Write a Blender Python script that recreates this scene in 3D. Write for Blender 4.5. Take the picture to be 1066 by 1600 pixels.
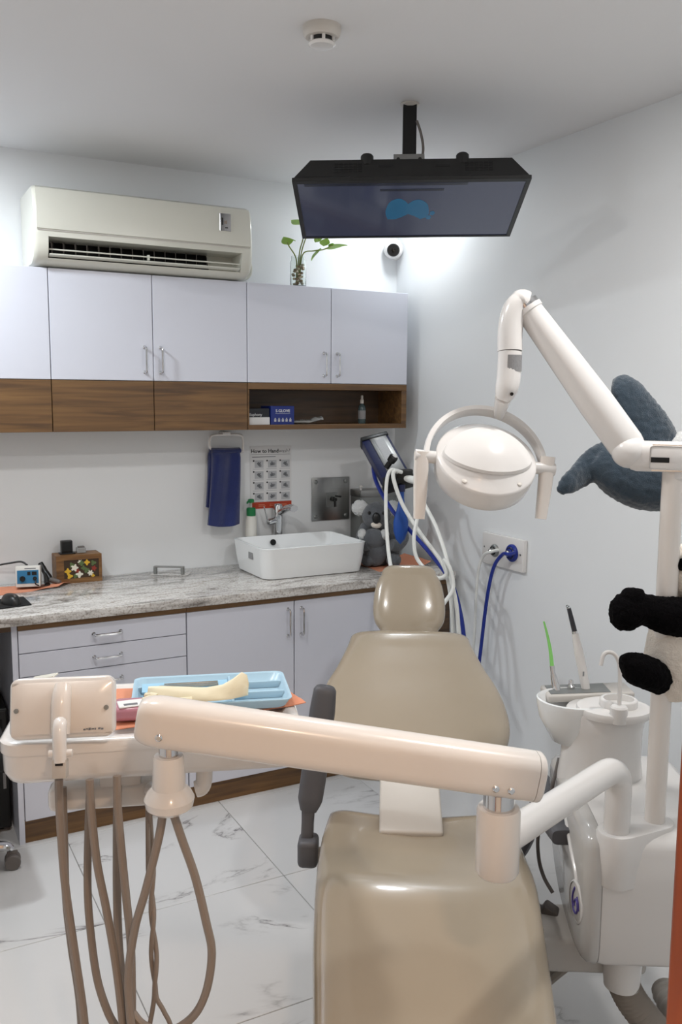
import bpy, bmesh, math, random
from mathutils import Vector, Matrix, noise
random.seed(7)
PI = math.pi
scene = bpy.context.scene
for o in list(bpy.data.objects): bpy.data.objects.remove(o)
COL = scene.collection

# ------------------------------------------------------------------ camera
YAW, PITCH, ROLL, FPX = .491, -.1268, .0061, 1390.1
CAM = Vector((-2.3047, -3.756, 1.6))
_f = Vector((math.sin(YAW)*math.cos(PITCH), math.cos(YAW)*math.cos(PITCH), math.sin(PITCH)))
_r = Vector((math.cos(YAW), -math.sin(YAW), 0)); _u = _r.cross(_f)
R_ = _r*math.cos(ROLL) + _u*math.sin(ROLL); U_ = -_r*math.sin(ROLL) + _u*math.cos(ROLL)
cd = bpy.data.cameras.new('camera'); cam = bpy.data.objects.new('camera', cd); COL.objects.link(cam)
m = Matrix((R_, U_, -_f)).transposed().to_4x4(); m.translation = CAM
cam.matrix_world = m
cd.sensor_fit = 'VERTICAL'; cd.sensor_height = 36; cd.lens = 36*FPX/1600; cd.clip_start = .02
scene.camera = cam
def ray(x, y): return _f + R_*((x-533)/FPX) - U_*((y-800)/FPX)
def at(x, y, d): return CAM + ray(x, y)*d                 # a pixel at a depth
def onz(x, y, z): v = ray(x, y); return CAM + v*((z-CAM.z)/v.z)
def ony(x, y, Y): v = ray(x, y); return CAM + v*((Y-CAM.y)/v.y)
def onx(x, y, X): v = ray(x, y); return CAM + v*((X-CAM.x)/v.x)

# ------------------------------------------------------------------ light
H = 2.55
w = bpy.data.worlds.new('world'); scene.world = w; w.use_nodes = True
w.node_tree.nodes['Background'].inputs[0].default_value = (.8, .85, .9, 1)
w.node_tree.nodes['Background'].inputs[1].default_value = .03
# ceiling downlights of the room (cool) and of the corridor behind the camera (warm): x, y, watts, kelvin-like colour
COOL = (.88, .95, 1.0); NEUT = (1.0, .98, .96); WARM = (1.0, .70, .48)
LAMPS = [(-.16, -.34, 3.0, COOL, 'round ceiling downlight in the far corner behind the hanging television'),
         (-2.28, -.66, 15, COOL, 'round ceiling downlight above the left end of the worktop'),
         (-1.95, -1.75, 10, NEUT, 'round ceiling downlight in front of the drawers'),
         (-.75, -2.55, 11.5, NEUT, 'round ceiling downlight above the dental unit'),
         (-2.10, -4.05, 17, WARM, 'warm round ceiling downlight outside the doorway'),
         (-1.20, -4.15, 9, WARM, 'warm round ceiling downlight in the corridor right of the doorway')]
vs = scene.view_settings
vs.view_transform = 'Standard'; vs.look = 'None'; vs.gamma = 1; vs.use_curve_mapping = False; vs.exposure = .27

# ------------------------------------------------------------------ helpers
def lin(h):
    if isinstance(h, str):
        c = [int(h[i:i+2], 16)/255 for i in (0, 2, 4)]
        return tuple(x/12.92 if x <= .04045 else ((x+.055)/1.055)**2.4 for x in c) + (1,)
    return tuple(h)[:3] + (1,)
MATS = {}
def mat(name, col, rough=.5, metal=0, var=.05, vscale=6, bump=0, bscale=80, coat=0, sheen=0, emit=None, estr=0, trans=0, ior=1.45, spec=.5, stretch=None):
    if name in MATS: return MATS[name]
    M = bpy.data.materials.new(name); M.use_nodes = True; nt = M.node_tree; N = nt.nodes; L = nt.links
    b = N['Principled BSDF']
    tc = N.new('ShaderNodeTexCoord'); mp = N.new('ShaderNodeMapping'); L.new(tc.outputs['Object'], mp.inputs[0])
    if stretch: mp.inputs['Scale'].default_value = stretch
    nz = N.new('ShaderNodeTexNoise'); nz.inputs['Scale'].default_value = vscale; nz.inputs['Detail'].default_value = 4
    L.new(mp.outputs[0], nz.inputs['Vector'])
    mx = N.new('ShaderNodeMix'); mx.data_type = 'RGBA'
    c = lin(col)
    mx.inputs[6].default_value = tuple(max(0, x*(1-var)) for x in c[:3])+(1,)
    mx.inputs[7].default_value = tuple(min(1, x*(1+var)) for x in c[:3])+(1,)
    L.new(nz.outputs[0], mx.inputs[0]); L.new(mx.outputs[2], b.inputs['Base Color'])
    b.inputs['Roughness'].default_value = rough; b.inputs['Metallic'].default_value = metal
    b.inputs['Coat Weight'].default_value = coat; b.inputs['Coat Roughness'].default_value = .06
    b.inputs['Sheen Weight'].default_value = sheen; b.inputs['Transmission Weight'].default_value = trans
    b.inputs['IOR'].default_value = ior; b.inputs['Specular IOR Level'].default_value = spec
    if emit: b.inputs['Emission Color'].default_value = lin(emit); b.inputs['Emission Strength'].default_value = estr
    if bump:
        n2 = N.new('ShaderNodeTexNoise'); n2.inputs['Scale'].default_value = bscale; n2.inputs['Detail'].default_value = 3
        L.new(mp.outputs[0], n2.inputs['Vector'])
        bp = N.new('ShaderNodeBump'); bp.inputs['Strength'].default_value = bump; bp.inputs['Distance'].default_value = .004
        L.new(n2.outputs[0], bp.inputs['Height']); L.new(bp.outputs[0], b.inputs['Normal'])
    MATS[name] = M
    return M
def ramp(nt, stops):
    r = nt.nodes.new('ShaderNodeValToRGB'); e = r.color_ramp.elements
    while len(e) < len(stops): e.new(.5)
    for k, (p, c) in enumerate(stops): e[k].position = p; e[k].color = lin(c)
    return r
def wood(name, dark, mid, light, scale=(1.2, 20, 20), rough=.45):
    M = bpy.data.materials.new(name); M.use_nodes = True; nt = M.node_tree; N = nt.nodes; L = nt.links; b = N['Principled BSDF']
    tc = N.new('ShaderNodeTexCoord'); mp = N.new('ShaderNodeMapping'); mp.inputs['Scale'].default_value = scale
    L.new(tc.outputs['Object'], mp.inputs[0])
    nz = N.new('ShaderNodeTexNoise'); nz.inputs['Scale'].default_value = 2.2; nz.inputs['Detail'].default_value = 9; nz.inputs['Distortion'].default_value = .6
    L.new(mp.outputs[0], nz.inputs['Vector'])
    r = ramp(nt, [(.3, dark), (.5, mid), (.72, light)]); L.new(nz.outputs[0], r.inputs[0]); L.new(r.outputs[0], b.inputs['Base Color'])
    b.inputs['Roughness'].default_value = rough
    MATS[name] = M; return M
def marble(name):
    M = bpy.data.materials.new(name); M.use_nodes = True; nt = M.node_tree; N = nt.nodes; L = nt.links; b = N['Principled BSDF']
    tc = N.new('ShaderNodeTexCoord'); oi = N.new('ShaderNodeObjectInfo')
    geo = N.new('ShaderNodeNewGeometry')
    mul = N.new('ShaderNodeVectorMath'); mul.operation = 'SCALE'; mul.inputs[3].default_value = 13
    cx = N.new('ShaderNodeCombineXYZ'); L.new(oi.outputs['Random'], cx.inputs[0]); L.new(oi.outputs['Random'], cx.inputs[2]); L.new(cx.outputs[0], mul.inputs[0])
    add = N.new('ShaderNodeVectorMath'); L.new(tc.outputs['Object'], add.inputs[0]); L.new(mul.outputs[0], add.inputs[1])
    mp = N.new('ShaderNodeMapping'); mp.inputs['Rotation'].default_value = (0, 0, .55); mp.inputs['Scale'].default_value = (1., 2.3, 1.)
    L.new(add.outputs[0], mp.inputs[0])
    nz = N.new('ShaderNodeTexNoise'); nz.inputs['Scale'].default_value = 1.0; nz.inputs['Detail'].default_value = 7; nz.inputs['Roughness'].default_value = .6; nz.inputs['Distortion'].default_value = .7
    L.new(mp.outputs[0], nz.inputs['Vector'])
    ab = N.new('ShaderNodeMath'); ab.operation = 'SUBTRACT'; ab.inputs[1].default_value = .5; L.new(nz.outputs[0], ab.inputs[0])
    a2 = N.new('ShaderNodeMath'); a2.operation = 'ABSOLUTE'; L.new(ab.outputs[0], a2.inputs[0])
    r = ramp(nt, [(0, '6d6a6b'), (.004, '9d9a9a'), (.012, 'c4c2c1'), (.03, 'd2d1d0')]); L.new(a2.outputs[0], r.inputs[0])
    n2 = N.new('ShaderNodeTexNoise'); n2.inputs['Scale'].default_value = 2.2; n2.inputs['Detail'].default_value = 3; L.new(mp.outputs[0], n2.inputs['Vector'])
    rm = ramp(nt, [(.52, (0, 0, 0)), (.66, (1, 1, 1))]); L.new(n2.outputs[0], rm.inputs[0])
    mx = N.new('ShaderNodeMix'); mx.data_type = 'RGBA'; mx.inputs[6].default_value = lin('d2d1d0'); L.new(r.outputs[0], mx.inputs[7]); L.new(rm.outputs[0], mx.inputs[0])
    L.new(mx.outputs[2], b.inputs['Base Color']); b.inputs['Roughness'].default_value = .16
    MATS[name] = M; return M
def granite(name):
    M = bpy.data.materials.new(name); M.use_nodes = True; nt = M.node_tree; N = nt.nodes; L = nt.links; b = N['Principled BSDF']
    tc = N.new('ShaderNodeTexCoord'); mp = N.new('ShaderNodeMapping'); mp.inputs['Scale'].default_value = (1.1, 4.5, 4.5); mp.inputs['Rotation'].default_value = (0, 0, .12)
    L.new(tc.outputs['Object'], mp.inputs[0])
    n1 = N.new('ShaderNodeTexNoise'); n1.inputs['Scale'].default_value = 3.2; n1.inputs['Detail'].default_value = 12; n1.inputs['Roughness'].default_value = .7; n1.inputs['Distortion'].default_value = 1.2
    L.new(mp.outputs[0], n1.inputs['Vector'])
    r = ramp(nt, [(.30, '5d5650'), (.40, '8f8a85'), (.47, 'bdb9b4'), (.56, 'd9d6d2'), (.66, 'a59d94'), (.75, 'cfcac4')]); L.new(n1.outputs[0], r.inputs[0])
    n2 = N.new('ShaderNodeTexNoise'); n2.inputs['Scale'].default_value = 120; n2.inputs['Detail'].default_value = 4; L.new(tc.outputs['Object'], n2.inputs['Vector'])
    rm = ramp(nt, [(.36, (.55, .5, .46)), (.5, (1, 1, 1))]); L.new(n2.outputs[0], rm.inputs[0])
    mx = N.new('ShaderNodeMix'); mx.data_type = 'RGBA'; mx.blend_type = 'MULTIPLY'; mx.inputs[0].default_value = .8
    L.new(r.outputs[0], mx.inputs[6]); L.new(rm.outputs[0], mx.inputs[7]); L.new(mx.outputs[2], b.inputs['Base Color'])
    b.inputs['Roughness'].default_value = .12
    MATS[name] = M; return M

I4 = Matrix.Identity(4)
def rot(axis, a): return Matrix.Rotation(a, 4, axis)
def T(x, y=None, z=None): return Matrix.Translation(Vector(x) if y is None else Vector((x, y, z)))
def basis(o, X, Y, Z):
    M = Matrix((Vector(X), Vector(Y), Vector(Z))).transposed().to_4x4(); M.translation = Vector(o); return M
def aim(o, zdir, xdir=(1, 0, 0)):          # frame with its Z along zdir
    Z = Vector(zdir).normalized(); X = Vector(xdir)
    Y = Z.cross(X)
    if Y.length < 1e-4: Y = Z.cross(Vector((0, 1, 0)))
    Y.normalize(); X = Y.cross(Z)
    return basis(o, X, Y, Z)
def crom(pts, n=8, rad=None):
    pts = [Vector(p) for p in pts]; out = []; ro = []
    P = [pts[0]*2-pts[1]] + pts + [pts[-1]*2-pts[-2]]
    for i in range(1, len(P)-2):
        for k in range(n):
            t = k/n; a, b, c, d = P[i-1:i+3]
            out.append(.5*((2*b)+(c-a)*t+(2*a-5*b+4*c-d)*t*t+(3*b-a-3*c+d)*t**3))
            if rad: ro.append(rad[i-1]*(1-t)+rad[i]*t)
    out.append(pts[-1])
    if rad: ro.append(rad[-1]); return out, ro
    return out
class MB:
    def __init__(s): s.v = []; s.f = []
    def add(s, vs, fs, M=I4):
        o = len(s.v); s.v += [M @ Vector(p) for p in vs]; s.f += [tuple(i+o for i in f) for f in fs]; return s
    def box(s, lo, hi, M=I4, bev=0, seg=2):
        bm = bmesh.new(); bmesh.ops.create_cube(bm, size=1)
        for v in bm.verts: v.co = Vector([(lo[i]+hi[i])/2+v.co[i]*(hi[i]-lo[i]) for i in range(3)])
        if bev: bmesh.ops.bevel(bm, geom=list(bm.edges), offset=bev, segments=seg, profile=.5, affect='EDGES')
        s.add([v.co.copy() for v in bm.verts], [[v.index for v in f.verts] for f in bm.faces] if not bm.verts.index_update() else [], M); bm.free(); return s
    def rings(s, R, M=I4, close=True, cap=True):
        n = len(R[0]); o = len(s.v)
        vs = [p for r in R for p in r]; fs = []
        for i in range(len(R)-1):
            for k in range(n if close else n-1):
                a = i*n+k; b = i*n+(k+1) % n
                fs.append((a, b, b+n, a+n))
        if cap: fs.append(tuple(range(n-1, -1, -1))); fs.append(tuple((len(R)-1)*n+k for k in range(n)))
        return s.add(vs, fs, M)
    def tube(s, path, r, n=10, M=I4, cap=True, flat=None):
        path = [Vector(p) for p in path]
        if not isinstance(r, (list, tuple)): r = [r]*len(path)
        R = []; up = None
        for i, p in enumerate(path):
            t = (path[min(i+1, len(path)-1)]-path[max(i-1, 0)]).normalized()
            if up is None:
                up = Vector((0, 0, 1)) if abs(t.z) < .9 else Vector((1, 0, 0))
            sd = t.cross(up).normalized(); up = sd.cross(t).normalized()
            fl = flat or (1, 1)
            R.append([p+(sd*math.cos(2*PI*k/n)*fl[0]+up*math.sin(2*PI*k/n)*fl[1])*r[i] for k in range(n)])
        return s.rings(R, M, cap=cap)
    def lathe(s, prof, n=24, M=I4, sx=1, sy=1, cap=True):    # prof: (radius, z)
        return s.rings([[Vector((r*math.cos(2*PI*k/n)*sx, r*math.sin(2*PI*k/n)*sy, z)) for k in range(n)] for r, z in prof], M, cap=cap)
    def prism(s, poly, z0, z1, M=I4):
        return s.rings([[Vector((x, y, z)) for x, y in poly] for z in (z0, z1)], M)
    def ball(s, c, r, M=I4, n=20, jit=0, sc=30):
        vs = []; 
        if not isinstance(r, (tuple, list)): r = (r, r, r)
        R = []
        for i in range(1, n):
            th = PI*i/n
            ring = []
            for k in range(2*n):
                ph = 2*PI*k/(2*n); d = Vector((math.sin(th)*math.cos(ph), math.sin(th)*math.sin(ph), -math.cos(th)))
                q = 1+jit*noise.noise(d*sc*.1+Vector(c)*37)
                ring.append(Vector((c[0]+d.x*r[0]*q, c[1]+d.y*r[1]*q, c[2]+d.z*r[2]*q)))
            R.append(ring)
        return s.rings(R, M)
    def build(s, name, material, parent=None, smooth=True, ang=.6, origin=None):
        me = bpy.data.meshes.new(name)
        org = Vector(parent['_o']) if parent is not None else (Vector(origin) if origin is not None else None)
        if org is None:
            xs = [p.x for p in s.v]; ys = [p.y for p in s.v]; zs = [p.z for p in s.v]
            org = Vector(((min(xs)+max(xs))/2, (min(ys)+max(ys))/2, min(zs)))
        me.from_pydata([p-org for p in s.v], [], s.f); me.update()
        bm = bmesh.new(); bm.from_mesh(me); bmesh.ops.recalc_face_normals(bm, faces=bm.faces); bm.to_mesh(me); bm.free()
        if smooth: me.shade_smooth(); me.set_sharp_from_angle(angle=ang)
        me.materials.append(MATS[material] if isinstance(material, str) else material)
        o = bpy.data.objects.new(name, me); COL.objects.link(o)
        o['_o'] = org
        if parent is not None: o.parent = parent
        else: o.location = org
        return o
def tag(o, label, cat, group=None):
    o['label'] = label; o['category'] = cat
    if group: o['group'] = group
    return o
def thing(name, label, cat, loc, group=None):
    o = bpy.data.objects.new(name, None); COL.objects.link(o); o.location = loc; o.empty_display_size = .05; o['_o'] = Vector(loc)
    return tag(o, label, cat, group)
def struct(o): o['kind'] = 'structure'; return o
def text(body, size, M, name, material, parent, bold=0, align='LEFT', depth=.0004):
    c = bpy.data.curves.new(name, 'FONT'); c.body = body; c.size = size; c.align_x = align; c.extrude = depth; c.offset = bold
    c.resolution_u = 2
    t = bpy.data.objects.new(name, c); COL.objects.link(t)
    dg = bpy.context.evaluated_depsgraph_get(); me = bpy.data.meshes.new_from_object(t.evaluated_get(dg))
    bpy.data.objects.remove(t); bpy.data.curves.remove(c)
    mb = MB(); mb.add([v.co for v in me.vertices], [tuple(p.vertices) for p in me.polygons], M); bpy.data.meshes.remove(me)
    return mb.build(name, material, parent, smooth=False)
def lerp(a, b, t): return a+(b-a)*t

# chair frame: u right, v towards the head end, origin on the floor under the camera
TH = YAW+.05
K = basis((CAM.x, CAM.y, 0), (math.cos(TH), -math.sin(TH), 0), (math.sin(TH), math.cos(TH), 0), (0, 0, 1))
def k(u, v, z): return K @ Vector((u, v, z))

# ------------------------------------------------------------------ materials
mat('wall_paint', 'e3e5e6', .55, var=.015, vscale=2, bump=.04, bscale=120)
mat('ceiling_paint', 'e0dfdf', .8, var=.03, vscale=1.5, bump=.04, bscale=90)
mat('corridor_paint', 'e6dccf', .7, var=.02)
mat('laminate_white', 'd0d2dc', .35, var=.012, vscale=3)
mat('knee_black', '17130f', .6)
wood('walnut', '4a3420', '674a2b', '7a5a35')
wood('walnut_dark', '35261a', '4a3725', '5a432c')
wood('door_wood', '6a2c0c', '96430f', 'a9521a', scale=(14, 14, 1.0), rough=.35)
wood('box_wood', '4d3318', '704c27', '866136', scale=(3, 30, 30))
marble('marble_tile'); granite('granite')
mat('grout', 'a9a6a2', .9)
mat('plastic_white', 'dddad7', .22, var=.01, coat=.35)
mat('plastic_cream', 'd6d5ca', .28, var=.012, coat=.3)
mat('plastic_warm_lit', 'e0d9d2', .25, var=.01, coat=.3)  # white plastic with the corridor's warm light tinted into its colour
mat('plastic_grey', 'b9b4ae', .35, var=.02)
mat('plastic_dull', 'c9c3bb', .4, var=.02)
mat('gap_grey', '6d6a67', .6)
mat('shield_grey', 'bfbcb8', .2, var=.015, coat=.5)
mat('vinyl', 'a09380', .19, var=.03, vscale=9, bump=.015, bscale=50, coat=.7)
mat('armrest_grey', '56565a', .45, var=.03)
mat('rubber_grey', '645e5a', .55, var=.06)
mat('hose_taupe', '8b8077', .42, var=.04)
mat('black_plastic', '141414', .38, var=.1)
mat('black_matte', '0a0a0b', .7, var=.1)
mat('black_pad', '121213', .85)
mat('chrome', 'd5d5d6', .12, 1, var=.02)
mat('steel', '9a9a98', .32, 1, var=.05, stretch=(1, 40, 40))
mat('steel_dull', '8f918f', .45, .8, var=.05)
mat('brass', 'c98a45', .25, 1)
mat('ceramic', 'eaecec', .08, var=.005, coat=.6)
mat('towel_blue', '1d2a63', .95, var=.15, vscale=40, bump=1, bscale=420, sheen=.35)
mat('paper', 'dadada', .7, var=.01)
mat('ink', '1c1c20', .7); mat('ink_grey', '6a6c70', .8); mat('ink_light', 'b4b6b9', .8)
mat('poster_red', 'b03a1e', .6)
mat('soap_white', 'dcdad2', .35); mat('pump_green', '1d7a45', .35)
mat('label_grey', '8b8b8c', .4, var=.2, vscale=220)
mat('screen', '20222c', .13, var=.02, emit='4a5068', estr=.30, coat=.2)
mat('screen_logo', '1c5f86', .2, emit='3b8fc0', estr=.09)
mat('screen_bar', '14151c', .2, emit='262a38', estr=.3)
mat('leaf', '97bf52', .45, var=.25, vscale=25); mat('stem', '86934a', .5)
mat('glass', 'f2f6f4', .02, trans=1, ior=1.45); mat('pebble', '9a7f58', .6, var=.4, vscale=60); mat('pebble_pale', 'c9bda0', .6, var=.3, vscale=60)
mat('plush_blue', '2a3a47', 1, var=.35, vscale=30, bump=.7, bscale=500, sheen=.5)
mat('plush_black', '060506', 1, var=.3, vscale=40, bump=1, bscale=200, spec=.1)
mat('plush_cream', 'e6dccf', 1, var=.08, vscale=60, bump=1, bscale=260, sheen=.3)
mat('plush_grey', '5d6064', 1, var=.2, vscale=50, bump=1, bscale=260, sheen=.3)
mat('plush_white', 'c9cac9', 1, var=.1, vscale=50, bump=1, bscale=260)
mat('orange_cloth', 'cf8a6c', .8, var=.06, vscale=14, bump=.25, bscale=300)
mat('tray_blue', 'a6c5d7', .32, var=.02); mat('latex', 'ded6ba', .5, var=.05); mat('pouch_blue', '9cc8e2', .2, var=.05); mat('pink_plastic', 'c58a9a', .25, trans=.25, var=.08)
mat('device_blue', '2f6f96', .4); mat('device_white', 'd5d2cc', .4)
mat('glovebox_blue', '182a72', .5); mat('glovebox_black', '1b1d24', .5); mat('bottle_teal', '55676a', .2, trans=.3)
mat('flower_yellow', 'd0a52c', .6); mat('flower_white', 'd9d4c4', .6); mat('flower_green', '55683e', .6); mat('flower_red', '8a3024', .6); mat('picture_ground', '3b2a1a', .6)
mat('hose_white', 'dedfdb', .35); mat('hose_blue', '1b2e86', .35); mat('bag_blue', '1b4a9a', .45); mat('flow_navy', '1b2145', .3)
mat('tip_green', '86cc70', .35); mat('tip_dark', '3b3c42', .3, metal=.3)
mat('hose_grey', 'a0988f', .5, var=.05)
mat('logo_purple', '4a3f86', .35)
mat('clear_plastic', 'c9c9c6', .12, trans=.55, var=.1)
mat('lamp_glow', 'ffffff', .5, emit='fff6ea', estr=9)

# ------------------------------------------------------------------ setting
XL, YF = -3.1, -3.24      # left wall, front wall (doorway)
DX0, DX1, DH = -2.72, -1.668, 2.12
def wall(name, boxes, m):
    b = MB()
    for lo, hi in boxes: b.box(lo, hi)
    return struct(b.build(name, m, smooth=False))
YC = -5.2
wall('wall_back', [((XL-.1, 0, 0), (.1, .1, H))], 'wall_paint')
wall('wall_right', [((0, YC, 0), (.1, 0, H))], 'wall_paint')
wall('wall_left', [((XL-.1, YC, 0), (XL, 0, H))], 'wall_paint')
wall('wall_front', [((XL, YF-.1, 0), (DX0-.03, YF, H)), ((DX1+.03, YF-.1, 0), (0, YF, H)), ((DX0-.03, YF-.1, DH+.03), (DX1+.03, YF, H))], 'wall_paint')
wall('wall_corridor', [((XL-.1, YC-.1, 0), (.1, YC, H))], 'corridor_paint')
wall('ceiling', [((XL-.1, YC-.1, H), (.1, .1, H+.1))], 'ceiling_paint')
floor = wall('floor', [((XL-.1, YC-.1, -.1), (.1, .1, -.006))], 'grout')
TS, GX, GY, G = .6, -1.135, -1.175, .0012
tcache = {}
for i in range(-5, 4):
    for j in range(-8, 4):
        x0, x1 = max(GX+i*TS, XL)+G, min(GX+(i+1)*TS, 0)-G
        y0, y1 = max(GY+j*TS, YC)+G, min(GY+(j+1)*TS, 0)-G
        if x1-x0 < .02 or y1-y0 < .02: continue
        key = (round(x1-x0, 3), round(y1-y0, 3))
        if key not in tcache:
            b = MB(); b.box((0, 0, -.008), (x1-x0, y1-y0, 0), bev=.0012, seg=1)
            t = b.build('tile', 'marble_tile', smooth=False, origin=(0, 0, 0)); tcache[key] = t.data
        else:
            t = bpy.data.objects.new('tile', tcache[key]); COL.objects.link(t)
        t.parent = floor; t.location = Vector((x0, y0, 0))-floor.location
        
# door lining of the doorway
b = MB()
for x0, x1 in ((DX1, DX1+.03), (DX0-.03, DX0)): b.box((x0, YF-.12, 0), (x1, YF+.02, DH), bev=.003)
b.box((DX0-.03, YF-.12, DH), (DX1+.03, YF+.02, DH+.03), bev=.003)
lining = struct(b.build('trim_1', 'door_wood', smooth=False))

# ceiling downlights
for x, y, pw, c, lb in LAMPS:
    t = thing('downlight', lb, 'ceiling light', (x, y, H), 'round ceiling downlights')
    b = MB(); b.lathe([(.052, -.001), (.075, -.001), (.078, -.006), (.074, -.010), (.056, -.010), (.052, -.004)], 28, T(x, y, H)); b.build('trim_ring', 'plastic_white', t)
    b = MB(); b.lathe([(.001, -.004), (.05, -.004), (.05, -.001), (.001, -.001)], 24, T(x, y, H)); b.build('diffuser', 'lamp_glow', t)
    ld = bpy.data.lights.new('downlight_lamp', 'AREA'); ld.shape = 'DISK'; ld.size = .15; ld.energy = pw; ld.color = c
    lo = bpy.data.objects.new('downlight_lamp', ld); COL.objects.link(lo); lo.parent = t; lo.location = (0, 0, -.014)

# ------------------------------------------------------------------ smoke detector
p = onz(503, 42, H)
t = thing('smoke_detector', 'white round smoke detector on the ceiling', 'smoke detector', p)
MD = T(p)
b = MB(); b.lathe([(.05, 0), (.05, -.012), (.047, -.022), (.042, -.027), (.036, -.028), (.001, -.028)], 32, MD); b.build('base', 'plastic_dull', t)
b = MB(); b.lathe([(.03, -.028), (.03, -.040)], 24, MD); b.build('sensor_chamber', 'black_plastic', t)
b = MB(); b.lathe([(.034, -.040), (.036, -.043), (.030, -.048), (.001, -.049)], 28, MD); b.build('cap', 'plastic_white', t)
for q in range(6):
    b = MB(); b.box((.029, -.004, -.041), (.034, .004, -.027), MD @ rot('Z', q*PI/3+.2)); b.build('rib', 'plastic_white', t)

# ------------------------------------------------------------------ wall cabinets
DU = -.225; ZT, ZD, ZB = 2.079, 1.665, 1.466
def bar_handle(parent, c, ax, L=.098, out=(0, -1, 0), m='chrome', name='handle'):
    c = Vector(c); ax = Vector(ax).normalized(); o = Vector(out)
    a, e = c-ax*L/2, c+ax*L/2
    b = MB(); b.tube(crom([a, a+o*.016, a+o*.026+ax*.008, c+o*.026, e+o*.026-ax*.008, e+o*.016, e], 5), .0045, 8)
    for q in (a, e): b.lathe([(.0075, 0), (.0075, .003), (.005, .006)], 10, aim(q, o))
    return b.build(name, m, parent)
def cabinet_pair(x0, xm, x1, label, niche, third=None):
    t = thing('wall_cabinet', label, 'cabinet', ((x0+x1)/2, -.12, ZB), 'wall cabinets in a row')
    e = .0015
    b = MB(); b.box((x0+e, DU+.02, ZD), (x1-e, -.001, ZT), bev=.001, seg=1); b.build('body', 'laminate_white', t, smooth=False)
    for a, c, hx in ((x0, xm, xm-.035), (xm, x1, xm+.03)):
        if c-a < .02: continue
        b = MB(); b.box((a+e, DU, ZD+.001), (c-e, DU+.018, ZT), bev=.0015, seg=1); d = b.build('door', 'laminate_white', t, smooth=False)
        bar_handle(d, (hx, DU, 1.748), (0, 0, 1))
    if not niche:
        for a, c in ((x0, xm), (xm, x1)):
            b = MB(); b.box((a+e, DU, ZB), (c-e, DU+.018, ZD-.0015), bev=.001, seg=1); b.build('panel', 'walnut', t, smooth=False)
        b = MB(); b.box((x0+e, DU+.02, ZB), (x1-e, -.001, ZD-.001)); b.build('lower_body', 'walnut', t, smooth=False)
    else:
        tk = .02
        for nm, lo, hi in (('shelf_top', (x0+e, DU, ZD-.028), (x1-e, -.001, ZD-.001)), ('shelf_bottom', (x0+e, DU, ZB), (x1-e, -.001, ZB+tk)),
                           ('side_panel', (x1-.028, DU, ZB+tk), (x1-e, -.001, ZD-.028)), ('side_panel', (x0+e, DU, ZB+tk), (x0+.008, -.001, ZD-.028)),
                           ('back_panel', (x0+.008, -.012, ZB+tk), (x1-.028, -.001, ZD-.028))):
            b = MB(); b.box(lo, hi, bev=.001, seg=1); b.build(nm, 'walnut_dark' if nm == 'back_panel' else 'walnut', t, smooth=False)
    return t
X = [-2.46, -2.065, -1.668, -1.271, -.868, -.471, -.074]
cabinet_pair(X[0], X[1], X[2], 'white wall cabinet with walnut lower panels at the left edge of the picture', False)
cabinet_pair(X[2], X[3], X[4], 'white two-door wall cabinet with walnut lower panels directly under the air conditioner', False)
cabinet_pair(X[4], X[5], X[6], 'white two-door wall cabinet with an open walnut niche holding glove boxes', True)

# ------------------------------------------------------------------ air conditioner
ax0, ax1 = -1.722, -.868
t = thing('air_conditioner', 'cream split air conditioner with open louvre mounted above the white wall cabinets', 'air conditioner', ((ax0+ax1)/2, -.1, 2.085))
full = [(-.005, 2.085), (-.215, 2.085), (-.262, 2.105), (-.283, 2.135), (-.288, 2.165), (-.290, 2.205), (-.289, 2.26), (-.282, 2.32), (-.270, 2.355), (-.245, 2.368), (-.005, 2.368)]
notch = [(-.005, 2.085), (-.215, 2.085), (-.255, 2.100), (-.262, 2.110), (-.2, 2.114), (-.17, 2.178), (-.2885, 2.183), (-.290, 2.205), (-.289, 2.26), (-.282, 2.32), (-.270, 2.355), (-.245, 2.368), (-.005, 2.368)]
def xloft(b, prof, xs, sc=None):
    cy, cz = -.14, 2.23
    b.rings([[Vector((x, cy+(y-cy)*q, cz+(z-cz)*q)) for y, z in prof] for x, q in xs])
b = MB()
xloft(b, full, [(ax0, .955), (ax0+.006, .985), (ax0+.016, 1), (ax0+.05, 1)])
xloft(b, notch, [(ax0+.05, 1), (ax1-.045, 1)])
xloft(b, full, [(ax1-.045, 1), (ax1-.016, 1), (ax1-.006, .985), (ax1, .955)])
b.build('body', 'plastic_cream', t, ang=.7)
b = MB(); b.rings([[Vector((x, y, z)) for y, z in [(-.289, 2.207), (-.2935, 2.21), (-.2935, 2.26), (-.2865, 2.321), (-.274, 2.357), (-.268, 2.357), (-.28, 2.32), (-.286, 2.26)]] for x in (ax0+.010, ax1-.010)])
b.build('front_panel', 'plastic_cream', t, ang=.7)
b = MB(); b.box((ax0+.012, -.2925, 2.2035), (ax1-.012, -.288, 2.2065)); b.build('seam', 'plastic_grey', t, smooth=False)
b = MB(); b.rings([[Vector((x, y, z)) for y, z in [(-.205, 2.116), (-.173, 2.176), (-.178, 2.179), (-.21, 2.119)]] for x in (ax0+.052, ax1-.16)]); b.build('outlet_shade', 'black_matte', t)  # dark sheet for the slot's shade; the lit right end stays cream
nv = 15
for q in range(nv):
    x = lerp(ax0+.08, ax1-.165, q/(nv-1))
    b = MB(); b.rings([[Vector((x+dx+(y+.2)*.35, y, z)) for y, z in [(-.2, 2.128), (-.225, 2.128), (-.235, 2.174), (-.186, 2.174)]] for dx in (-.001, .001)])
    b.build('vane', 'rubber_grey', t, smooth=False)
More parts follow.
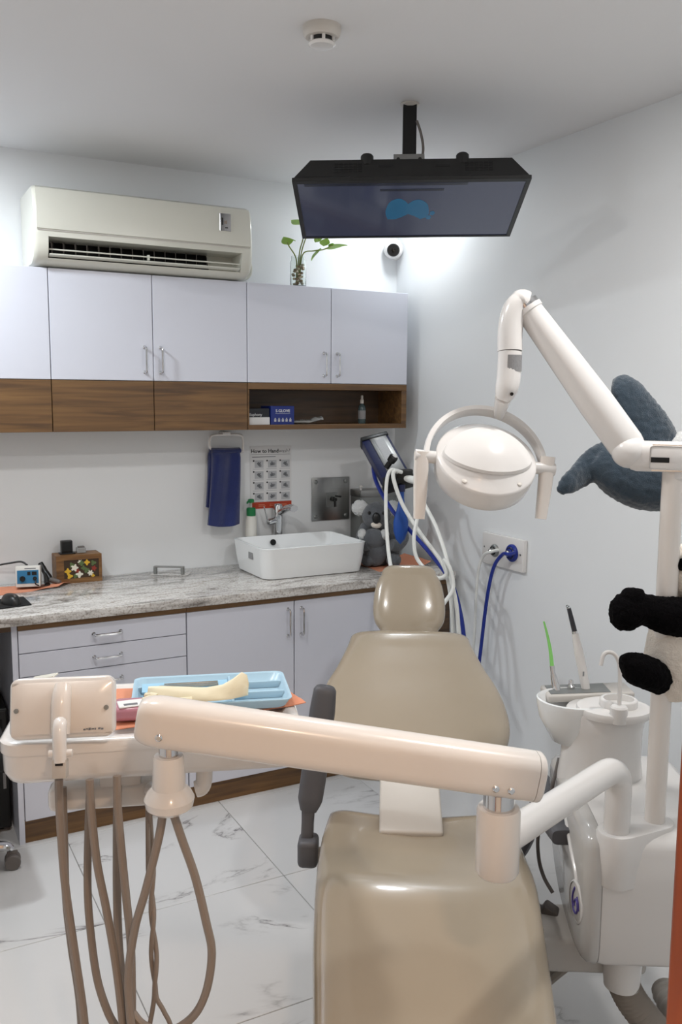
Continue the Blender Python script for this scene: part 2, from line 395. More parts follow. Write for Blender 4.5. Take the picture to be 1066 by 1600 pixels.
for y, z, w_ in ((-.266, 2.120, .020), (-.272, 2.140, .004)):
    b = MB(); b.box((ax0+.054, -w_/2, -.0025), (ax1-.05, w_/2, .0025), T(0, y, z) @ rot('X', -.35), bev=.001, seg=1); b.build('louvre', 'plastic_cream', t)
b = MB(); b.box((-.004, -.001, -.01), (.004, .012, .01), T((ax0+ax1)/2, -.272, 2.138)); b.build('louvre_bracket', 'plastic_cream', t)
b = MB(); b.box((-1.010, -.2965, 2.262), (-.963, -.2915, 2.330), bev=.001, seg=1); st = b.build('display_sticker', 'chrome', t, smooth=False)
b = MB(); b.box((-1.002, -.2972, 2.285), (-.996, -.296, 2.312)); b.box((-.988, -.2972, 2.273), (-.976, -.296, 2.277)); b.build('sticker_print', 'black_plastic', st, smooth=False)
b = MB(); b.box((-.992, -.2972, 2.290), (-.980, -.296, 2.302)); b.build('sticker_print', 'hose_taupe', st, smooth=False)
b = MB(); c0 = ony(393, 415, -.16)
b.tube(crom([(ax1-.02, -.16, 2.19), (ax1+.02, -.16, 2.20), (ax1+.045, -.16, 2.16), (ax1+.04, -.16, 2.115), (ax1+.0, -.16, 2.092), (ax1-.05, -.16, 2.10)], 8), .006, 8); b.build('drain_hose', 'plastic_cream', t)

# ------------------------------------------------------------------ niche contents
def simple_box(b, lo, hi, M=I4, bev=.002): return b.box(lo, hi, M, bev=bev, seg=1)
zs = ZB+.02
t = thing('glove_box', 'black and white glove box lying at the left end of the walnut niche', 'box', (-.80, -.13, zs), 'glove boxes in the niche')
b = MB(); b.box((-.855, -.20, zs), (-.755, -.09, zs+.032), bev=.001, seg=1); b.build('lower_carton', 'paper', t, smooth=False)
b = MB(); b.box((-.855, -.198, zs+.0325), (-.757, -.09, zs+.07), bev=.001, seg=1); up = b.build('upper_carton', 'glovebox_black', t, smooth=False)
text('Euphony', .017, basis((-.850, -.1986, zs+.038), (1, 0, 0), (0, 0, 1), (0, -1, 0)), 'lettering', 'ink_light', up, .0003)
t = thing('glove_box', 'blue glove box with white lettering in the walnut niche', 'box', (-.695, -.13, zs), 'glove boxes in the niche')
b = MB(); b.box((-.751, -.205, zs), (-.641, -.09, zs+.080), bev=.001, seg=1); cb = b.build('carton', 'glovebox_blue', t, smooth=False)
text('S-GLOVE', .0175, basis((-.696, -.2056, zs+.054), (1, 0, 0), (0, 0, 1), (0, -1, 0)), 'lettering', 'paper', cb, .0002, 'CENTER')
b = MB(); b.box((-.731, -.2058, zs+.047), (-.661, -.205, zs+.0485)); b.build('print_line', 'ink_light', cb, smooth=False)
for q in range(5):
    b = MB(); x = -.732+q*.018; b.box((x-.005, -.2058, zs+.013), (x+.005, -.205, zs+.023)); b.box((x-.003, -.2058, zs+.025), (x+.003, -.205, zs+.029)); b.build('print_icon', 'ink_light', cb, smooth=False)
# plastic wrapper
b = MB(); n = 14; R = []
for i in range(n+1):
    x = lerp(-.636, -.486, i/n); wv = .012+.01*noise.noise(Vector((i*.5, 3, 1))); hz = zs+.002+.018*max(0, (i/n-.55))**1*2+.006
    R.append([Vector((x, -.155+math.cos(a)*(.03+.012*noise.noise(Vector((i*.4, a, 0)))), hz+math.sin(a)*wv*(.55 if math.sin(a) < 0 else 1)+(.006 if 0 else 0))) for a in [2*PI*q/10 for q in range(10)]])
for r in R:
    for p in r: p.z = max(p.z, zs+.001)
b.rings(R); tag(b.build('plastic_wrapper', 'clear_plastic'), 'crumpled clear plastic packet beside the blue glove box', 'packet')
# spray bottle in the niche
x, y = -.262, -.135
t = thing('spray_bottle', 'small teal spray bottle standing in the walnut niche', 'bottle', (x, y, zs))
MT = T(x, y, zs)
b = MB(); b.lathe([(.002, 0), (.017, 0), (.018, .004), (.018, .07), (.014, .082), (.007, .09), (.007, .094)], 18, MT); b.build('bottle_body', 'bottle_teal', t)
b = MB(); b.lathe([(.0185, .02), (.0185, .06)], 18, MT, cap=False); b.build('bottle_label', 'label_grey', t)
b = MB(); b.lathe([(.009, .092), (.009, .108), (.006, .112), (.006, .128), (.002, .130)], 14, MT); b.build('spray_cap', 'plastic_dull', t)

# ------------------------------------------------------------------ plant in a jar
jp = ony(466, 440, -.17); zc = ZT
t = thing('potted_plant', 'green pothos vine in a glass jar of pebbles on top of the cabinet', 'plant', (jp.x, -.17, zc))
MT = T(jp.x, -.17, zc)
b = MB(); b.lathe([(.001, .0), (.033, .0), (.035, .005), (.035, .105), (.031, .115), (.031, .13), (.029, .13), (.029, .114), (.032, .104), (.032, .006), (.001, .005)], 24, MT); b.build('jar', 'glass', t)
rnd = random.Random(3)
for q in range(34):
    a = rnd.random()*6.28; r = .023*math.sqrt(rnd.random()); z = .014+.0024*q
    b = MB(); b.ball((jp.x+r*math.cos(a), -.17+r*math.sin(a), zc+z), (.008, .007, .0055), n=6); b.build('pebble', ['pebble', 'pebble_pale'][q % 2], t)
def leaf(b, base, tip, width, droop=.01, side=None):
    base = Vector(base); tip = Vector(tip); ax = tip-base; L = ax.length
    sd = side or ax.cross(Vector((0, .3, 1))).normalized()
    nn = ax.normalized().cross(sd).normalized(); vs = []; fs = []
    n = 8
    for i in range(n+1):
        s = i/n; wd = width*(math.sin(PI*min(1, s**.7)))*(1.0 if s < .5 else 1)*(1-.25*s)
        c = base+ax*s - Vector((0, 0, droop))*s*s
        vs += [c-sd*wd, c+nn*.12*width, c+sd*wd]
    for i in range(n):
        a = i*3
        fs += [(a, a+1, a+4, a+3), (a+1, a+2, a+5, a+4)]
    m_ = len(vs); vs += [v+nn*.0008 for v in vs]; fs += [tuple(q+m_ for q in f[::-1]) for f in fs]
    b.add(vs, fs)
top = Vector((jp.x, -.17, zc+.12))
vines = [[(463, 440), (463, 405), (452, 385), (447, 374)], [(466, 440), (470, 400), (478, 372), (484, 362), (500, 352)],
         [(468, 440), (473, 398), (490, 392), (505, 390), (520, 384)], [(464, 440), (468, 395), (474, 370), (470, 350)]]
for pv in vines:
    pts = [ony(x, y, -.17-.012*i) for i, (x, y) in enumerate(pv)]
    b = MB(); b.tube(crom(pts, 6), [.0028]*(6*(len(pts)-1)+1), 7); b.build('vine', 'stem', t)
for bx_, by_, tx, ty, wd in ((452, 382, 443, 366, .028), (447, 374, 462, 372, .02), (500, 388, 486, 403, .024), (510, 388, 543, 379, .026), (505, 384, 512, 368, .028), (500, 352, 520, 362, .03), (470, 350, 455, 340, .028), (492, 378, 505, 366, .022), (517, 386, 520, 376, .016), (484, 362, 500, 372, .026)):
    b = MB(); leaf(b, ony(bx_, by_, -.19), ony(tx, ty, -.225), wd); b.build('leaf', 'leaf', t)

# ------------------------------------------------------------------ dome security camera in the corner
p = Vector((-.035, -.035, 2.305))
t = thing('security_camera', 'white dome security camera in the corner of the walls', 'camera', p)
dirn = (CAM-p).normalized()+Vector((0, 0, -.1))
b = MB(); b.lathe([(.040, 0), (.044, .004), (.044, .02), (.040, .024)], 28, aim((-.002, -.002, 2.305), (-1, -1, .0))); b.build('mount', 'plastic_white', t)
pc = Vector((-.052, -.052, 2.302))
b = MB(); b.ball(pc, .046, n=16); b.build('housing', 'plastic_white', t)
b = MB(); b.lathe([(.001, 0), (.028, 0), (.030, .005), (.026, .010), (.001, .010)], 24, aim(pc+dirn*.038, dirn)); eye = b.build('lens_face', 'black_plastic', t)
b = MB(); b.lathe([(.009, .010), (.008, .014), (.001, .014)], 14, aim(pc+dirn*.038, dirn)); b.build('lens', 'glass', eye)
b = MB(); b.tube([(-.002, -.004, 2.34), (-.002, -.004, H)], .002, 6); b.build('cable', 'hose_white', t)

# ------------------------------------------------------------------ base cabinets and worktop
ZC, DC, DP = .8466, -.586, -.556
t = thing('base_cabinet', 'white drawer unit with a wooden plinth under the left of the worktop', 'cabinet', (-1.565, -.3, 0), 'base cabinets under the worktop')
x0, x1 = -1.872, -1.260
def carcass(t, x0, x1):
    b = MB(); b.box((x0+.0005, DP+.02, .085), (x1-.0005, -.001, .788)); b.build('body', 'laminate_white', t, smooth=False)
    b = MB(); b.box((x0+.0005, DP+.012, 0), (x1-.0005, -.05, .084)); b.build('plinth', 'walnut', t, smooth=False)
    b = MB(); b.box((x0+.0005, DP-.004, .789), (x1-.0005, -.001, .811)); b.build('top_rail', 'walnut', t, smooth=False)
carcass(t, x0, x1)
for z0, z1 in ((.705, .787), (.619, .702), (.530, .616), (.086, .527)):
    b = MB(); b.box((x0+.002, DP, z0), (x1-.002, DP+.018, z1), bev=.0012, seg=1); d = b.build('drawer', 'laminate_white', t, smooth=False)
    bar_handle(d, ((x0+x1)/2+.005, DP, (z0+z1)/2 if z1-z0 < .2 else z1-.06), (1, 0, 0))
b = MB(); b.box((x0-.02, DP+.004, 0), (x0-.001, -.001, .811)); b.build('side_panel', 'laminate_white', t, smooth=False)
t = thing('base_cabinet', 'white two-door base cabinet with bar handles below the washbasin', 'cabinet', (-.806, -.3, 0), 'base cabinets under the worktop')
carcass(t, -1.2595, -.353)
for a, c, hx in ((-1.2595, -.806, -.835), (-.806, -.353, -.775)):
    b = MB(); b.box((a+.002, DP, .086), (c-.002, DP+.018, .787), bev=.0012, seg=1); d = b.build('door', 'laminate_white', t, smooth=False)
    bar_handle(d, (hx, DP, .70), (0, 0, 1), .11)
t = thing('base_cabinet', 'narrow base cabinet with a walnut end strip behind the chair headrest', 'cabinet', (-.2, -.3, 0), 'base cabinets under the worktop')
carcass(t, -.3525, -.04)
b = MB(); b.box((-.351, DP, .086), (-.098, DP+.018, .787), bev=.0012, seg=1); d = b.build('door', 'laminate_white', t, smooth=False)
b = MB(); b.box((-.096, DP-.002, 0), (-.041, DP+.018, .787)); b.build('end_strip', 'walnut_dark', t, smooth=False)
b = MB(); b.box((XL+.01, DC, .8115), (-.03, -.001, ZC), bev=.004, seg=2)
tag(b.build('worktop', 'granite', ang=1), 'grey veined granite worktop running along the back wall', 'worktop')
# knee space left of the drawers: dark panel added to keep the space black
t = thing('dark_knee_panel', 'added dark panel blackening the knee space under the left end of the granite worktop', 'panel', (-2.4, -.3, 0))
b = MB(); b.box((XL+.02, -.16, 0), (x0-.022, -.14, .81)); b.build('panel', 'knee_black', t, smooth=False)
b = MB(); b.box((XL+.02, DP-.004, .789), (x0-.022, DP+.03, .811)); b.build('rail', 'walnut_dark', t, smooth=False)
# computer tower
t = thing('computer_tower', 'black computer tower on the floor beside the drawer unit', 'computer', (-1.99, -.34, 0))
b = MB(); b.box((-2.08, -.42, .012), (-1.90, -.165, .47), bev=.004, seg=1); b.build('case', 'black_plastic', t, smooth=False)
b = MB(); b.box((-2.075, -.428, .02), (-1.905, -.42, .465), bev=.002, seg=1); fp = b.build('front_panel', 'black_plastic', t, smooth=False)
for z in (.40, .355): 
    b = MB(); b.box((-2.06, -.431, z), (-1.92, -.427, z+.035), bev=.001, seg=1); b.build('drive_bay', 'black_matte', fp, smooth=False)
b = MB(); b.lathe([(.009, 0), (.009, .003), (.001, .003)], 14, aim((-1.945, -.428, .31), (0, -1, 0))); b.build('power_button', 'steel_dull', fp)
b = MB(); b.box((-1.925, -.4295, .17), (-1.915, -.4275, .23)); b.build('case_badge', 'label_grey', fp, smooth=False)
for xx in (-2.065, -1.915):
    for yy in (-.40, -.2):
        b = MB(); b.lathe([(.012, 0), (.012, .012)], 10, T(xx, yy, 0)); b.build('foot', 'rubber_grey', t)
# office chair base (mostly out of frame)
oc = Vector((-2.185, -.67, 0))
t = thing('office_chair', 'office chair with chrome star base and grey castors at the left edge', 'chair', oc)
for q in range(5):
    a = -.13+q*2*PI/5
    d = Vector((math.cos(a), math.sin(a), 0)); e = oc+d*.25
    b = MB(); b.tube(crom([oc+Vector((0, 0, .105)), oc+d*.12+Vector((0, 0, .098)), oc+d*.22+Vector((0, 0, .085)), e+Vector((0, 0, .068))], 5), [.024, .023, .022, .022, .022, .021, .021, .021, .020, .02, .019, .019, .018, .018, .016, .014], 10, flat=(1, .75)); b.build('base_arm', 'chrome', t)
    s_ = Vector((-d.y, d.x, 0))
    for sg in (-1, 1):
        b = MB(); b.lathe([(.004, -.009), (.024, -.009), (.0265, -.006), (.0265, .006), (.024, .009), (.004, .009)], 18, aim(e+s_*sg*.014+Vector((0, 0, .0265)), s_)); b.build('castor_wheel', 'rubber_grey', t)
    b = MB(); b.box((-.018, -.006, .03), (.018, .006, .062), T(e) @ rot('Z', a), bev=.004); b.build('castor_hood', 'rubber_grey', t)
b = MB(); b.lathe([(.035, .09), (.035, .13), (.026, .135), (.026, .28), (.016, .285), (.016, .42)], 20, T(oc)); b.build('gas_column', 'black_plastic', t)
b = MB(); b.box((-.24, -.23, .42), (.24, .23, .49), T(oc), bev=.03, seg=3); b.build('seat', 'black_pad', t)
b = MB(); b.box((-.22, -.27, .56), (.22, -.22, 1.0), T(oc) @ rot('Z', -PI/2), bev=.02, seg=3); b.build('backrest', 'black_pad', t)
b = MB(); b.tube(crom([oc-Vector((.15, 0, -.43)), oc-Vector((.27, 0, -.44)), oc-Vector((.30, 0, -.55)), oc-Vector((.275, 0, -.7))], 6), .015, 8); b.build('back_bracket', 'black_plastic', t)

# ------------------------------------------------------------------ washbasin, tap, soap, towel, poster
sx0, sx1, sy0, sy1, sz = -.888, -.385, -.430, -.062, ZC
def rr(x0, x1, y0, y1, r, z, n=6):
    out = []
    for cx, cy, a0 in ((x1-r, y1-r, 0), (x0+r, y1-r, PI/2), (x0+r, y0+r, PI), (x1-r, y0+r, 1.5*PI)):
        for q in range(n+1): a = a0+q*PI/2/n; out.append(Vector((cx+r*math.cos(a), cy+r*math.sin(a), z)))
    return out
def srr(d, r, z): return rr(sx0+d, sx1-d, sy0+d, sy1-d, r, z)
b = MB(); hB = .135
b.rings([srr(.026, .04, sz), srr(.018, .045, sz+.004), srr(.008, .05, sz+.06), srr(.001, .05, sz+hB-.006), srr(0, .05, sz+hB-.002), srr(.004, .048, sz+hB), srr(.014, .042, sz+hB), srr(.018, .04, sz+hB-.006), srr(.032, .04, sz+.06), srr(.055, .04, sz+.025), srr(.1, .03, sz+.02)])
t = thing('washbasin', 'white rectangular ceramic washbasin standing on the granite worktop', 'washbasin', ((sx0+sx1)/2, (sy0+sy1)/2, sz))
b.build('bowl', 'ceramic', t, ang=.9)
b = MB(); b.lathe([(.001, 0), (.014, 0), (.014, .003), (.009, .003)], 16, aim(((sx0+sx1)/2-.06, sy1-.0335, sz+hB-.03), (0, -1, .2))); b.build('overflow', 'black_matte', t)
b = MB(); b.lathe([(.001, .0205), (.022, .0205), (.024, .023), (.018, .025), (.001, .025)], 20, T((sx0+sx1)/2, (sy0+sy1)/2, sz)); b.build('drain', 'chrome', t)
b = MB(); b.box((sx0+.002, -.31, sz+.075), (sx0+.0065, -.265, sz+.103), bev=0); b.build('basin_sticker', 'label_grey', t, smooth=False)
# tap stands behind the basin
tp = ony(430, 835, -.045); tx, ty = tp.x+.02, -.034
t = thing('tap', 'chrome mixer tap with a side lever behind the washbasin', 'tap', (tx, ty, ZC))
MT = T(tx, ty, ZC)
b = MB(); b.lathe([(.026, 0), (.026, .01), (.020, .016), (.020, .20), (.022, .205), (.022, .262), (.016, .272), (.001, .273)], 24, MT); b.build('body', 'chrome', t)
b = MB(); b.tube(crom([(tx, ty, ZC+.225), (tx+.018, ty-.04, ZC+.25), (tx+.026, ty-.08, ZC+.262), (tx+.028, ty-.115, ZC+.26)], 5), [.019]*16, 12, flat=(1, .8)); b.build('spout', 'chrome', t)
b = MB(); b.lathe([(.015, 0), (.015, .035), (.012, .042)], 14, aim((tx-.015, ty, ZC+.195), (-1, -.3, -.1))); lv = b.build('lever_hub', 'chrome', t)
b = MB(); b.tube(crom([(tx-.055, ty-.012, ZC+.192), (tx-.065, ty-.015, ZC+.22), (tx-.078, ty-.018, ZC+.265)], 5), [.009, .0085, .008, .0075, .007, .0065, .006, .006, .0055, .005, .004], 10, flat=(1, .5)); b.build('lever', 'chrome', lv)
# soap bottle
sp = ony(395, 846, -.05)
sx_, sy_ = sp.x, -.033
t = thing('soap_dispenser', 'white soap bottle with a green pump behind the washbasin', 'bottle', (sx_, sy_, ZC))
MT = T(sx_, sy_, ZC)
b = MB(); b.lathe([(.002, 0), (.024, 0), (.027, .004), (.027, .205), (.022, .222), (.016, .228)], 22, MT, sy=.85); b.build('bottle_body', 'soap_white', t)
b = MB(); b.lathe([(.02, .224), (.021, .228), (.021, .256), (.018, .26), (.009, .262)], 18, MT); b.build('cap', 'pump_green', t)
b = MB(); b.lathe([(.005, .26), (.005, .285)], 10, MT); b.build('pump_stem', 'plastic_dull', t)
b = MB(); b.lathe([(.004, .282), (.014, .284), (.015, .296), (.011, .300), (.001, .300)], 16, MT); b.tube([(sx_-.004, sy_-.004, ZC+.293), (sx_-.024, sy_-.02, ZC+.290), (sx_-.028, sy_-.024, ZC+.284)], .0045, 8); b.build('pump_head', 'pump_green', t)
# towel ring and towel
rx = -.898
t = thing('towel_ring', 'white towel ring fixed under the wall cabinet', 'towel ring', (rx, -.05, 1.30))
b = MB()
b.tube(crom([(rx-.055, -.05, 1.365), (rx-.077, -.05, 1.385), (rx-.077, -.05, 1.42), (rx-.062, -.05, 1.437), (rx, -.05, 1.439), (rx+.062, -.05, 1.437), (rx+.077, -.05, 1.42), (rx+.077, -.05, 1.375), (rx+.07, -.05, 1.362), (rx, -.05, 1.360), (rx-.055, -.05, 1.365)], 6), .006, 8); b.build('ring', 'plastic_white', t)
b = MB(); b.box((rx-.018, -.056, 1.436), (rx+.018, -.001, 1.452), bev=.003); b.build('mount', 'plastic_white', t)
tw = thing('hand_towel', 'folded navy blue towel hanging from the towel ring', 'towel', (rx-.01, -.05, 1.03))
def drape(x0t, x1t, x0b, x1b, ztop, zbot, yo, name):
    R = []; n = 26; mrow = 18
    for i in range(mrow+1):
        s = i/mrow; z = lerp(ztop, zbot, s)
        xa, xb = lerp(x0t, x0b, s**1.3), lerp(x1t, x1b, s**1.3)
        front = []; back = []
        for q in range(n+1):
            h = q/n; x = lerp(xa, xb, h)
            y = yo-.016*(1-.3*s)*math.sin(PI*h)**.5-.013*math.sin(h*7+s*1.6)*(.5+.5*(1-s))-.002*math.sin(h*15+s*3)
            if s < .08: y = lerp(-.05-.009, y, s/.08)
            front.append(Vector((x, y, z-.012*math.sin(h*3)*s))); back.append(Vector((x, y+.014, z-.012*math.sin(h*3)*s)))
        R.append(front+back[::-1])
    b = MB(); b.rings(R); return b.build(name, 'towel_blue', tw)
drape(rx-.072, rx+.055, rx-.098, rx+.05, 1.375, 1.045, -.068, 'front_fold')
drape(rx-.078, rx+.066, rx-.092, rx+.056, 1.374, 1.12, -.032, 'rear_fold')
b = MB(); b.tube(crom([(rx-.074, -.05, 1.370), (rx, -.05, 1.368), (rx+.06, -.05, 1.369)], 6), .017, 12, flat=(1.5, .75)); b.build('top_fold', 'towel_blue', tw)
# poster
px0, px1, pz0, pz1 = -.767, -.561, 1.092, 1.382
t = thing('poster', 'white handwash instruction poster with a red footer on the back wall', 'poster', ((px0+px1)/2, -.001, pz0))
b = MB(); b.box((px0, -.0022, pz0), (px1, -.0005, pz1)); b.build('sheet', 'paper', t, smooth=False)
BW = lambda x, z: basis((x, -.0024, z), (1, 0, 0), (0, 0, 1), (0, -1, 0))
tt_ = text('How to Hand', .0245, BW(px0+.004, pz1-.030), 'lettering', 'ink', t, .0005)
xe_ = max(v.co.x for v in tt_.data.vertices)+t.location.x
text('wash?', .0245, BW(xe_+.0012, pz1-.030), 'lettering', 'ink_grey', t)
b = MB(); b.box((px0+.004, -.0026, pz1-.0385), (px1-.006, -.002, pz1-.0370)); b.build('rule', 'ink_grey', t, smooth=False)
b = MB(); b.box((px0+.009, -.0026, pz1-.050), (px1-.08, -.002, pz1-.047)); b.build('rule', 'ink_grey', t, smooth=False)
for r in range(4):
    for c in range(3):
        x = px0+.010+c*.066; z = pz1-.112+(-.050)*r+.008
        b = MB(); b.box((x+.012, -.0025, z+.006), (x+.055, -.002, z+.040)); pic = b.build('pictogram', 'ink_light', t, smooth=False)
        b = MB()
        MM = basis((x+.033, -.0026, z+.022), (1, 0, 0), (0, 0, 1), (0, -1, 0)) @ rot('Z', (r*1.7+c*.9) % 1.6-.8)
        b.box((-.010, -.006, 0), (.006, .006, .0004), MM)
        for q in range(4): b.box((.006, -.006+q*.0032, 0), (.015-(.003 if q in (0, 3) else 0), -.0038+q*.0032, .0004), MM)
        b.box((-.004, .006, 0), (.002, .012, .0004), MM)
        b.build('hand_drawing', 'ink_grey', pic, smooth=False)
        b = MB(); b.lathe([(.001, 0), (.004, 0), (.004, .0006), (.001, .0006)], 12, BW(x+.007, z+.038)); b.build('step_number', 'ink', t)
        b = MB(); b.box((x+.004, -.0026, z-.001), (x+.056, -.002, z+.0015)); b.build('caption', 'ink_light', t, smooth=False)
b = MB(); b.box((px0, -.0027, pz0+.004), (px1, -.002, pz0+.034)); fb = b.build('footer', 'poster_red', t, smooth=False)
for q in range(3):
    b = MB(); b.box((px0+.04+q*.055, -.0031, pz0+.014), (px0+.075+q*.055, -.0027, pz0+.0165)); b.box((px0+.04+q*.055, -.0031, pz0+.021), (px0+.07+q*.055, -.0027, pz0+.023)); b.build('footer_line', 'orange_cloth', fb, smooth=False)
# steel wall plate with valve
x0p, x1p, z0p, z1p = -.457, -.255, 1.022, 1.228
t = thing('wall_plate', 'brushed steel square plate with a valve on the back wall', 'wall plate', ((x0p+x1p)/2, -.002, z0p))
b = MB(); b.box((x0p, -.008, z0p), (x1p, -.001, z1p), bev=.003); b.build('plate', 'steel', t)
for xx in (x0p+.02, x1p-.02):
    for zz in (z0p+.02, z1p-.02):
        b = MB(); b.lathe([(.010, 0), (.010, .003), (.006, .006), (.001, .006)], 14, aim((xx, -.008, zz), (0, -1, 0))); b.build('screw', 'steel_dull', t)
cx_, cz_ = (x0p+x1p)/2+.005, 1.12
b = MB(); b.box((cx_-.03, -.0095, cz_-.035), (cx_+.03, -.008, cz_+.035), bev=.001, seg=1); b.build('recess', 'steel_dull', t, smooth=False)
b = MB(); b.lathe([(.011, 0), (.011, .02), (.008, .022), (.008, .04), (.001, .04)], 14, aim((cx_, -.009, cz_+.005), (0, -1, 0))); b.tube([(cx_-.002, -.045, cz_+.022), (cx_+.028, -.05, cz_+.018)], .004, 8); b.tube([(cx_, -.04, cz_+.004), (cx_, -.042, cz_-.03)], .006, 8); b.build('valve', 'black_plastic', t)

# ------------------------------------------------------------------ small things on the worktop
bx0, bx1 = -1.652, -1.470
t = thing('tissue_box', 'wooden box with a flower picture on the worktop', 'box', ((bx0+bx1)/2, -.06, ZC))
b = MB(); b.box((bx0, -.10, ZC), (bx1, -.008, ZC+.115), bev=.002, seg=1); b.build('case', 'box_wood', t, smooth=False)
for lo, hi in (((bx0, -.104, ZC), (bx1, -.100, ZC+.02)), ((bx0, -.104, ZC+.096), (bx1, -.100, ZC+.115)), ((bx0, -.104, ZC+.02), (bx0+.03, -.100, ZC+.096)), ((bx1-.012, -.104, ZC+.02), (bx1, -.100, ZC+.096))):
    b = MB(); b.box(lo, hi); b.build('frame_bar', 'box_wood', t, smooth=False)
b = MB(); b.box((bx0+.03, -.1012, ZC+.02), (bx1-.012, -.1, ZC+.096)); pc_ = b.build('picture', 'picture_ground', t, smooth=False)
rnd = random.Random(11)
def blob(parent, x, z, r, m, lobes=5, yy=-.1013):
    n = 30; b = MB(); poly = []
    for q in range(n):
        a = 2*PI*q/n; rr_ = r*(.78+.22*math.cos(lobes*a)); poly.append((rr_*math.cos(a), rr_*math.sin(a)))
    b.prism(poly, 0, .0008+rnd.random()*.0008, basis((x, yy, z), (1, 0, 0), (0, 0, 1), (0, -1, 0))); b.build('flower', m, parent, smooth=False)
for fx, fz, r, m, l in ((.045, .05, .014, 'flower_yellow', 4), (.052, .03, .013, 'flower_yellow', 3), (.072, .063, .016, 'flower_white', 5), (.062, .075, .012, 'flower_green', 3), (.09, .035, .016, 'flower_white', 4), (.1, .08, .013, 'flower_green', 4), (.095, .085, .011, 'flower_white', 6), (.122, .082, .013, 'flower_yellow', 4), (.12, .05, .013, 'flower_green', 3), (.135, .037, .013, 'flower_white', 6), (.15, .055, .012, 'flower_red', 5), (.148, .078, .012, 'flower_green', 3), (.108, .06, .011, 'flower_green', 4), (.083, .05, .01, 'flower_red', 5), (.075, .028, .01, 'flower_green', 3), (.145, .025, .009, 'flower_yellow', 4)):
    blob(pc_, bx0+fx, ZC+fz, r, m, l)
zt = ZC+.115
t = thing('black_timer', 'small black device standing on the wooden flower box', 'device', (bx0+.05, -.05, zt))
b = MB(); b.box((bx0+.03, -.064, zt), (bx0+.075, -.036, zt+.055), bev=.003); b.build('case', 'black_plastic', t)
b = MB(); b.box((bx0+.035, -.0655, zt+.014), (bx0+.070, -.0635, zt+.05)); b.build('face', 'black_matte', t, smooth=False)
b = MB(); b.box((bx0+.022, -.07, zt), (bx0+.085, -.03, zt+.005), bev=.002); b.build('base', 'black_plastic', t)
t = thing('clip_holder', 'small clear case with grey contents on the wooden flower box', 'case', (bx0+.11, -.05, zt))
b = MB(); b.box((bx0+.092, -.065, zt), (bx0+.128, -.035, zt+.022), bev=.002, seg=1); b.build('case', 'clear_plastic', t, smooth=False)
b = MB(); b.box((bx0+.098, -.06, zt+.004), (bx0+.124, -.04, zt+.028), bev=.002, seg=1); b.build('contents', 'rubber_grey', t, smooth=False)
# orange cloth under the device
def cloth(name, quad, z, lab, amp=.006, th=.002, n=16, curl=None, seed=0, mname='orange_cloth'):
    b = MB(); vs = []; fs = []
    A, B_, C_, D_ = [Vector(q) for q in quad]
    for i in range(n+1):
        for j in range(n+1):
            s, q = i/n, j/n
            p = (A*(1-s)+B_*s)*(1-q)+(D_*(1-s)+C_*s)*q
            edge = min(s, 1-s, q, 1-q)
            h = z+max(0, amp*noise.noise(Vector((s*4+seed, q*4, seed)))) 
            if curl: h += curl(s, q)
            vs.append(Vector((p.x, p.y, h+th)))
    for i in range(n):
        for j in range(n):
            a = i*(n+1)+j; fs.append((a, a+n+1, a+n+2, a+1))
    m_ = len(vs); vs += [v-Vector((0, 0, th*.9)) for v in vs]
    fs += [tuple(q+m_ for q in f[::-1]) for f in fs]
    bd = [i*(n+1) for i in range(n+1)]+[n*(n+1)+j for j in range(1, n+1)]+[i*(n+1)+n for i in range(n-1, -1, -1)]+[j for j in range(n-1, 0, -1)]
    for i in range(len(bd)): a, c = bd[i], bd[(i+1) % len(bd)]; fs.append((a, c, c+m_, a+m_))
    b.add(vs, fs); return tag(b.build(name, mname, ang=1.2), lab, 'cloth')
cloth('orange_cloth', [(-2.05, -.24, 0), (-1.66, -.17, 0), (-1.60, -.105, 0), (-2.05, -.02, 0)], ZC, 'orange cloth under the blue faced device on the worktop', curl=lambda s, q: .012*max(0, s-.75)*4*(1-abs(q-.5)))
dx0, dx1 = -1.806, -1.722
t = thing('pulp_tester', 'white box device with a blue control face on the orange cloth', 'device', ((dx0+dx1)/2, -.13, ZC+.006))
MD = T((dx0+dx1)/2, -.13, ZC+.009) @ rot('Z', -.25) @ rot('X', -.12)
hw = .046
b = MB(); b.box((-hw, -.03, 0), (hw, .03, .082), MD, bev=.003); b.build('case', 'device_white', t)
b = MB(); b.box((-hw+.006, -.0315, .014), (hw-.006, -.029, .066), MD); fc = b.build('control_face', 'device_blue', t, smooth=False)
b = MB(); b.lathe([(.011, 0), (.010, .008), (.001, .008)], 18, MD @ basis((-.02, -.031, .033), (1, 0, 0), (0, 0, 1), (0, -1, 0))); b.build('knob', 'black_plastic', fc)
b = MB(); b.lathe([(.008, 0), (.007, .008), (.001, .008)], 18, MD @ basis((.026, -.031, .033), (1, 0, 0), (0, 0, 1), (0, -1, 0))); b.build('knob', 'black_plastic', fc)
for xx, wq in ((.004, .012), (.024, .018)):
    b = MB(); b.box((xx-wq/2, -.033, .047), (xx+wq/2, -.031, .060), MD); b.build('button', 'black_plastic', fc, smooth=False)
b = MB(); b.box((-.012, -.0305, .071), (.03, -.0295, .074), MD); b.build('print_line', 'ink_grey', t, smooth=False)
